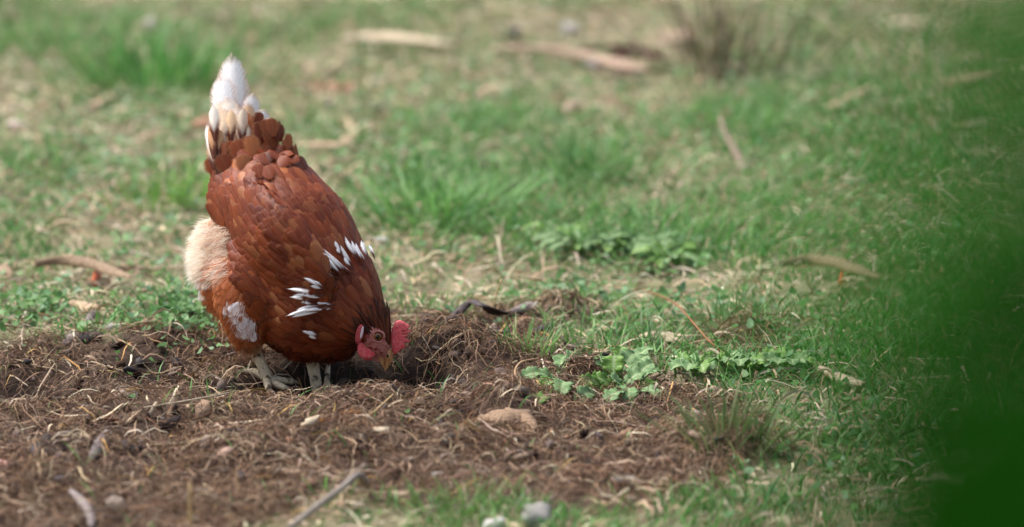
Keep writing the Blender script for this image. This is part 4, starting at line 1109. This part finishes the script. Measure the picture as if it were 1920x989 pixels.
stone('stone', 'tiny white chip on the left root mat', 303, 790, 12, M_WHITE, 12.1, .6)
stone('clod', 'dark lump near the bottom left corner beside the bark chip', 92, 856, 40, M_CLOD, 13.7, .6, .8, 'soil clod', .3)
lie('bark_strip', 'bark', 'flat blackish bark chip on the left root mat', [(102, 822), (122, 816), (146, 812)], [.003, .007, .004], M_DARK, .3, .002, dz=.010)
lie('bark_strip', 'bark', 'grey brown bark chip tilted up on the left root mat', [(168, 846), (188, 830), (204, 812)], [.003, .008, .005], M_GREYLEAF, .4, .002, dz=.008)
stone('stone', 'pink stone cut off by the left edge', 8, 884, 44, M_PINK, 14.2, .55)
stone('stone', 'small blue white pebble at lower left', 112, 917, 22, M_BLUE, 15.3, .7)
lie('dead_leaf', 'leaf', 'twisted grey leaf strip at the bottom left', [(132, 922), (152, 942), (168, 962), (172, 990)], [.003, .006, .007, .003], M_GREYLEAF, .5, .001, dz=.014, twist=.9)
stand('straw_stalk', 'straw', 'upright split straw stalk at the bottom edge left of centre', (357, 1000), (356, 908), [.0022, .0024, .0016], M_STRAW)
# --- foreground, slightly soft
rod('dead_stalk', 'stalk', 'grey bent stalk leaning up from the bottom edge', [(540, 992), (590, 952), (640, 915), (672, 890), (690, 912)], [.0042, .0042, .004, .0042, .0045], M_GREYWOOD, [.03, .036, .036, .028, .004], wob=.1)
lie('bark_strip', 'bark', 'flat tan bark slat behind the grey bent stalk', [(526, 884), (580, 892), (640, 902)], [.004, .0065, .005], M_TAN, .25, .002)
stone('stone', 'pale pebble with pink tint on the root mat below the beak', 765, 868, 26, M_WHITE, 16.6, .6)
stone('stone', 'round blue grey pebble on the root mat', 848, 874, 24, M_BLUE, 17.2, .7)
stone('stone', 'flat grey pebble right of the round blue grey pebble', 905, 890, 30, M_STONE, 18.9, .5)
stone('stone', 'dark grey upright pebble left of the flat grey pebble', 822, 902, 30, M_STONE, 19.5, .95)
lie('bark_strip', 'bark', 'small whitish bark chip above the pale pebble', [(698, 828), (714, 824), (730, 822)], [.003, .0045, .003], M_BARK, .3, .002)
rod('straw_stalk', 'straw', 'tan stalk lying level above the bottom grass', [(690, 926), (770, 924), (850, 926)], [.0022, .0025, .002], M_TAN)
stone('stone', 'largest grey white stone at the bottom edge', 1006, 994, 80, M_STONE, 20.4, .66, .9, sink=-.1)
stone('stone', 'whitish stone cut off by the bottom edge left of the largest one', 926, 1000, 50, M_WHITE, 21.8, .6, sink=-.1)
stone('stone', 'dull stone at the edge of the turf right of the husk', 1274, 798, 34, M_STONE, 22.4, .7)
stone('stone', 'small greenish pebble on bare soil below the weed', 1188, 818, 18, M_BLUE, 23.1, .6)
lie('bark_strip', 'bark', 'flat pale bark slat on the bare soil at lower right', [(1146, 912), (1175, 906), (1206, 902)], [.005, .008, .006], M_GREYWOOD, .2, .002)
stone('stone', 'dark little stone in the shaded turf right of the weeds', 1436, 856, 30, M_STONE, 24.7, .6)
# --- middle: husk, twisted strip, roots
lie('husk', 'husk', 'arched tan fibrous husk on the root mat right of centre', [(890, 796), (918, 788), (950, 785), (980, 788), (1002, 802)], [.006, .015, .017, .014, .005], M_HUSK, .35, .0015, dz=.008, roll=-.45, n=24, heights=[0, .003, .005, .003, 0], ragged=.6)
lie('dead_leaf', 'leaf', 'dark twisted leaf strip arching behind the brown mound', [(800, 612), (840, 596), (880, 572), (905, 576), (940, 590), (985, 590)], [.003, .005, .006, .008, .008, .004], M_DARK, .5, .0012, dz=.012, twist=1.8, n=34, heights=[0, .004, .016, .018, .008, 0], roll=-.9)
lie('dead_leaf', 'leaf', 'grey folded leaf tip at the right end of the twisted strip', [(958, 590), (990, 578), (1008, 574)], [.003, .009, .006], M_GREYLEAF, .5, .001, dz=.012, roll=-.8)
lie('bark_strip', 'bark', 'flat tan bark piece lying between grass tufts right of the mound', [(1192, 638), (1230, 632), (1290, 638)], [.004, .0085, .006], M_BARK, .25, .002, dz=.010, roll=-.7)
rod('root', 'root', 'bare pale root looping down beside the weed', [(1010, 672), (976, 686), (966, 702), (985, 722), (1020, 738), (1050, 744)], [.0010, .0014, .0017, .0016, .0014, .0009], M_ROOT, [.020, .018, .012, .008, .006, .004])
rod('root', 'root', 'brown stick root lying under the weed leaves', [(1062, 768), (1090, 752), (1112, 742)], [.0018, .0022, .002], M_ROOT)
stone('clod', 'root bound brown clod perched on the weed', 1102, 712, 62, grain_mat('rooty_clod', (74, 50, 38), (120, 88, 66), (200, 200, 200), .95, 1.), 25.3, .55, .7, 'soil clod', -.1, rough=.5)
def fuzz(parent_name, px, py, rx, n, cols, L=.03):
    o = [q for q in bpy.data.objects if q.get('label') == parent_name][0]; c = o.location; r = rx * .0007
    m_ = o.data; pts = np.array([v.co[:] for v in m_.vertices]) @ np.array(o.rotation_euler.to_matrix()).T + np.array(c)
    i = rng.integers(0, len(pts), n); p = pts[i]; nn = unit(p - np.array(c)); t = np.linspace(0, 1, 6)[None, :, None]
    d = unit(np.cross(nn, rng.normal(size=(n, 3)))); l = (L * (.3 + .7 * rng.random(n)))[:, None, None]
    C = p[:, None] + l * (d[:, None] * t + nn[:, None] * (.35 * np.sin(np.pi * t)) + .25 * np.cumsum(rng.normal(size=(n, 6, 3)), 1) * t * .4) + np.array([0, 0, -.3]) * l * t ** 2
    T = unit(np.gradient(C, axis=1)); S = unit(np.cross(T, rng.normal(size=(n, 1, 3)))) * (.0003 + .0004 * rng.random((n, 1, 1)))
    q = link('root_hairs', ribbons('root_hairs', C, S, palette(cols, n, .25)), FIBRE, o); q['kind'] = 'stuff'
    q.matrix_parent_inverse = (Matrix.Translation(c) @ o.rotation_euler.to_matrix().to_4x4()).inverted()
fuzz('root bound brown clod perched on the weed', 0, 0, 60, 900, BROWNS + TANS[:1])
rod('root', 'root', 'grey root lying beside the small root heap at right', [(1366, 670), (1392, 664), (1420, 652)], [.0013, .0016, .0012], M_GREYWOOD)
rod('twig', 'twig', 'thin dark twig bowed over the shaded turf at right', [(1690, 815), (1730, 800), (1770, 818), (1800, 848)], [.0016, .0018, .0016, .001], M_DARK, [.01, .03, .03, .01])
lie('dead_leaf', 'leaf', 'pale leaf lying in shaded turf right of the leafy weeds', [(1536, 690), (1580, 712), (1620, 722)], [.003, .009, .004], M_BARK, .4, .001, dz=.012)
lie('bark_strip', 'bark', 'dull strip in the darkest turf at lower right', [(1712, 902), (1760, 898), (1810, 906)], [.004, .008, .005], M_BARK, .3, .002, dz=.010)

# ------------------------------------------------------------------ leafy weeds
LEAF_A = grain_mat('weed_leaf', (88, 126, 68), (136, 168, 112), (90, 90, 90), .55, .4)
LEAF_B = grain_mat('weed_leaf_bright', (92, 138, 50), (126, 164, 72), (90, 90, 90), .5, .4)
for m in (LEAF_A, LEAF_B):
    t = m.node_tree; b = t.nodes['Principled BSDF']
    at_ = t.nodes.new('ShaderNodeAttribute'); at_.attribute_name = 'Col'; vm = t.nodes.new('ShaderNodeMix'); vm.data_type = 'RGBA'; vm.clamp_factor = True
    src = b.inputs['Base Color'].links[0].from_socket; t.links.new(at_.outputs['Fac'], vm.inputs[0]); t.links.new(src, vm.inputs[6]); vm.inputs[7].default_value = (*lin((176, 194, 140)), 1); t.links.new(vm.outputs[2], b.inputs['Base Color'])
    tr = t.nodes.new('ShaderNodeBsdfTranslucent'); tr.inputs[0].default_value = (.12, .26, .04, 1)
    mx = t.nodes.new('ShaderNodeMixShader'); mx.inputs[0].default_value = .25
    t.links.new(b.outputs[0], mx.inputs[1]); t.links.new(tr.outputs[0], mx.inputs[2]); t.links.new(mx.outputs[0], t.nodes['Material Output'].inputs[0])
def lobed_leaf(base, tip, halfw, droop=.2, teeth=5, roll=0.0, thick=.0006, lob=.35):
    b, t_ = np.array(base), np.array(tip); K, M = 40, 9
    v = np.linspace(0, 1, K); d = t_ - b; L = np.linalg.norm(d)
    C = b + d * v[:, None] + np.array([0, 0, 1.]) * (droop * L * np.sin(np.pi * v) ** 1.)[:, None]
    T = unit(np.gradient(C, axis=0)); up = np.array([0, -.55, 1.]); S = unit(np.cross(T, up)); N = np.cross(S, T)
    S, N = S * math.cos(roll) + N * math.sin(roll), N * math.cos(roll) - S * math.sin(roll)
    w = halfw * np.interp(v, [0, .12, .3, .6, .85, 1], [.10, .16, .60, 1., .78, .16])
    saw = (teeth * v + .15 * np.sin(9 * v)) % 1.0
    w = w * (1 - lob * saw * (v > .12)) * (1 + .10 * rng.normal(size=K) * (v > .2))
    u = np.linspace(-1, 1, M)
    wav = .12 * halfw * np.sin(v * 19 + rng.random() * 6)[:, None] * (np.abs(u) ** 2)[None]
    V = C[:, None] + S[:, None] * (u[None] * w[:, None])[..., None] + N[:, None] * (.28 * w[:, None] * np.abs(u)[None] + wav)[..., None]
    me = solid('leaf', V, thick)
    au = np.abs(u)[None] * np.ones((K, 1)); vein = np.clip(1 - au * 5, 0, 1) * .9 + .35 * (np.sin((v[:, None] * teeth - au * .55) * 2 * np.pi * 1.0) > .86) * (au > .1)
    cc = np.ones((2 * K * M, 4), np.float32); q = (vein + .25 * (rng.random((K, M)) - .5)).ravel(); cc[:, 0] = np.concatenate([q, q]); cc[:, 1] = cc[:, 0]; cc[:, 2] = cc[:, 0]
    a = me.color_attributes.new('Col', 'FLOAT_COLOR', 'POINT'); a.data.foreach_set('color', cc.ravel())
    return me
def weed(name, label, base, leaves, mat_pick, group=None, stems=True):
    b = G(*base); root = empty(name, b); tag(root, label, 'weed', group)
    inv = Matrix.Translation(b).inverted()
    for (p0, p1, dy, wpx, droop, mk, roll) in leaves:
        q0 = G(*p0, .008) if isinstance(p0, tuple) and len(p0) == 2 else at(*p0)
        q1 = at(*p1, q0.y + dy)
        gz = float(height(q1.x, q1.y)) + .003
        if q1.z < gz: q1.z = gz
        o = link('leaf', lobed_leaf(q0, q1, wpx * .00040, droop, int(rng.integers(5, 8)), roll, lob=.28 + .14 * rng.random()), mat_pick[mk], root); o.matrix_parent_inverse = inv
        s = link('stalk', tube('stalk', [b + Vector((0, 0, -.002)), (b + q0) / 2 + Vector((0, 0, .006)), q0 + (q1 - q0) * .12], [.0014, .001], 5, 8), LEAF_B, root); s.matrix_parent_inverse = inv
    return root
MP = (LEAF_A, LEAF_B)
weed('leafy_weed', 'grey green weed with lobed leaves growing at the edge of the scratched soil', (1150, 738),
     [((1150, 728), (1152, 664), .02, 50, .05, 1, .2), ((1164, 716), (1190, 662), .03, 46, .1, 0, -.2), ((1186, 718), (1212, 668), .03, 36, .1, 0, .1), ((1168, 740), (1206, 700), .01, 40, .15, 0, 0),
      ((1160, 748), (1150, 716), -.01, 34, .3, 0, .3), ((1172, 752), (1140, 756), -.03, 40, .25, 0, -.3), ((1180, 748), (1178, 768), -.05, 34, .25, 0, .2), ((1130, 744), (1086, 734), -.02, 30, .3, 1, .4),
      ((1126, 752), (1078, 796), -.07, 34, .12, 0, .5), ((1064, 742), (1050, 776), -.05, 36, .3, 0, .1), ((1190, 738), (1236, 738), .0, 30, .2, 1, 0), ((1196, 748), (1240, 756), -.02, 26, .2, 0, 0),
      ((1166, 722), (1150, 690), .0, 30, .2, 1, -.3), ((1200, 728), (1240, 700), .02, 30, .2, 0, .2), ((1158, 712), (1166, 650), .03, 34, .08, 1, -.2), ((1176, 708), (1222, 652), .04, 38, .08, 0, .3), ((1140, 722), (1120, 668), .03, 34, .1, 0, -.3), ((1180, 730), (1226, 682), .02, 36, .12, 0, -.1), ((1150, 742), (1108, 712), .0, 32, .2, 1, .3)], MP)
weed('leafy_weed', 'small pale weed with ragged leaves left of the root bound clod', (1040, 726),
     [((1040, 724), (1006, 716), .0, 40, .2, 0, .2), ((1040, 724), (970, 738), -.02, 32, .2, 0, .0), ((1046, 716), (1060, 668), .04, 36, .1, 0, .1), ((1050, 716), (1094, 668), .05, 40, .12, 0, -.2),
      ((1040, 728), (1020, 742), -.03, 34, .2, 1, .1), ((1052, 722), (1078, 700), .02, 34, .2, 0, 0), ((1030, 760), (1010, 798), -.04, 26, .2, 1, .2)], MP)
for k, (bx, by, lab) in enumerate([(1305, 706, 'low weed with toothed leaves under the arched stem'), (1392, 700, 'low weed with toothed leaves in front of the small root heap'),
                                   (1480, 700, 'low weed with toothed leaves at the right end of the weed row')]):
    L_ = []
    for j in range(10):
        a = 2 * math.pi * j / 10 + .4 * k; r = 34 + 18 * rng.random()
        L_.append(((bx + 8 * math.cos(a), by + 3 * math.sin(a)), (bx + r * 1.15 * math.cos(a), by - 16 - 12 * rng.random() + 10 * math.sin(a)), .05 * -math.sin(a), 28 + 14 * rng.random(), .2, int(rng.random() < .3), .3 * rng.normal()))
    weed('leafy_weed', lab, (bx, by), L_, MP)
for k, (bx, by, lab) in enumerate([(1090, 478, 'blurred broad leaved weed in the grass behind the twisted dark strip'), (1160, 482, 'blurred broad leaved weed right of the tall middle tuft'),
                                   (1262, 505, 'blurred broad leaved weed above the arched stem'), (1050, 462, 'blurred broad leaved weed at the left end of the leafy patch in the middle grass'), (1215, 478, 'blurred broad leaved weed in the middle of the leafy patch in the grass')]):
    L_ = []
    for j in range(18):
        a = 2 * math.pi * j / 18 + .4 * k; r = 26 + 60 * rng.random()
        L_.append(((bx + 8 * math.cos(a), by + 3 * math.sin(a)), (bx + r * 1.1 * math.cos(a), by - 10 - 24 * rng.random() + 10 * math.sin(a)), .03 * -math.sin(a), 16 + 12 * rng.random(), .25, int(rng.random() < .35), .3 * rng.normal()))
    weed('leafy_weed', lab, (bx, by), L_, MP)

# ------------------------------------------------------------------ leafy shrub close to the camera on the right
SH_LEAF = grain_mat('shrub_leaf', (14, 58, 2), (24, 78, 6), (60, 60, 60), .9, .3, spec=.03)
SH_WOOD = grain_mat('shrub_wood', (70, 58, 44), (104, 88, 66), (60, 60, 60), .9, .5)
shrub = empty('leafy_shrub', (.27, 1.22, float(height(.27, 1.22))))
tag(shrub, 'dark green leafy shrub close to the camera blurred along the right edge', 'shrub')
sinv = Matrix.Translation(shrub.location).inverted()
def oval_leaf(L, W):
    K, M = 8, 5; v = np.linspace(0, 1, K); u = np.linspace(-1, 1, M)
    w = W * np.interp(v, [0, .1, .35, .7, .9, 1], [.06, .4, 1, .8, .4, .02])
    X = u[None] * w[:, None]; Y = np.broadcast_to(v[:, None] * L, X.shape); Z = .25 * np.abs(X) - .25 * L * (v ** 2)[:, None] + 0 * X
    return solid('leaf', np.stack([X, Y, Z], -1), .0004)
SHM = [oval_leaf(.045 + .006 * i, .012 + .0015 * i) for i in range(4)]
SH_PALE = grain_mat('shrub_leaf_pale', (26, 80, 10), (42, 100, 22), (60, 60, 60), .8, .3, spec=.05)
for i_, m in enumerate(SHM): m.materials.append(SH_PALE if i_ == 2 else SH_LEAF)
for k in range(7):
    a = k * .9; top = Vector((.135 + .05 * k + .01 * math.sin(a), 1.20 + .06 * math.sin(a * 2), 1.24 + .10 * math.sin(k * 1.3)))
    s = link('stem', tube('stem', [shrub.location + Vector((.02 * math.sin(a), .02 * math.cos(a), -.03)), shrub.location.lerp(top, .5) + Vector((.03, .02 * math.sin(a), 0)), top], [.008, .005, .0022], 7, 16), SH_WOOD, shrub)
    s.matrix_parent_inverse = sinv
def edge_px(py):   # left outline of the bush, in pixels of the photograph
    return float(np.interp(py, [-300, 0, 300, 600, 1000, 1300], [2160, 1930, 1740, 1640, 1590, 1580]))
nl = 0
q_ = 0
while nl < 108:
    q_ += 1
    px = 1560 + 590 * ((q_ * .7548776662) % 1.0); py = -250 + 1500 * ((q_ * .5698402910) % 1.0); y = 1.06 + .26 * rng.random()
    if rng.random() > np.clip((px - edge_px(py)) / 620., .0, 1) + .02 * (px > 1600): continue
    o = bpy.data.objects.new('leaf', SHM[int(rng.integers(4))]); col.objects.link(o); o.parent = shrub; o.matrix_parent_inverse = sinv
    o.location = at(px, py, y); o.rotation_euler = (.5 * rng.normal() - .3, .5 * rng.normal(), rng.random() * 6.28); nl += 1
def edge_x(z):
    return float(np.interp(z, [.3, 1.0, 1.30], [.20, .13, .115]))
# the lower, hidden-by-frame mass of the shrub
bm = bmesh.new()
for k in range(900):
    z = .15 + 1.02 * rng.random(); y = 1.04 + .40 * rng.random(); x = edge_x(z) * y / 1.4 + .30 * rng.random()
    vs0 = len(bm.verts); bm.from_mesh(SHM[int(rng.integers(4))]); bm.verts.ensure_lookup_table()
    M = Matrix.Translation((x, y, z)) @ Matrix.Rotation(rng.random() * 6.28, 4, 'Z') @ Matrix.Rotation(.6 * rng.normal() - .3, 4, 'X')
    for v in bm.verts[vs0:]: v.co = M @ v.co
me = bpy.data.meshes.new('foliage'); bm.to_mesh(me); bm.free()
fo = link('foliage', me, SH_LEAF, shrub); fo['kind'] = 'stuff'
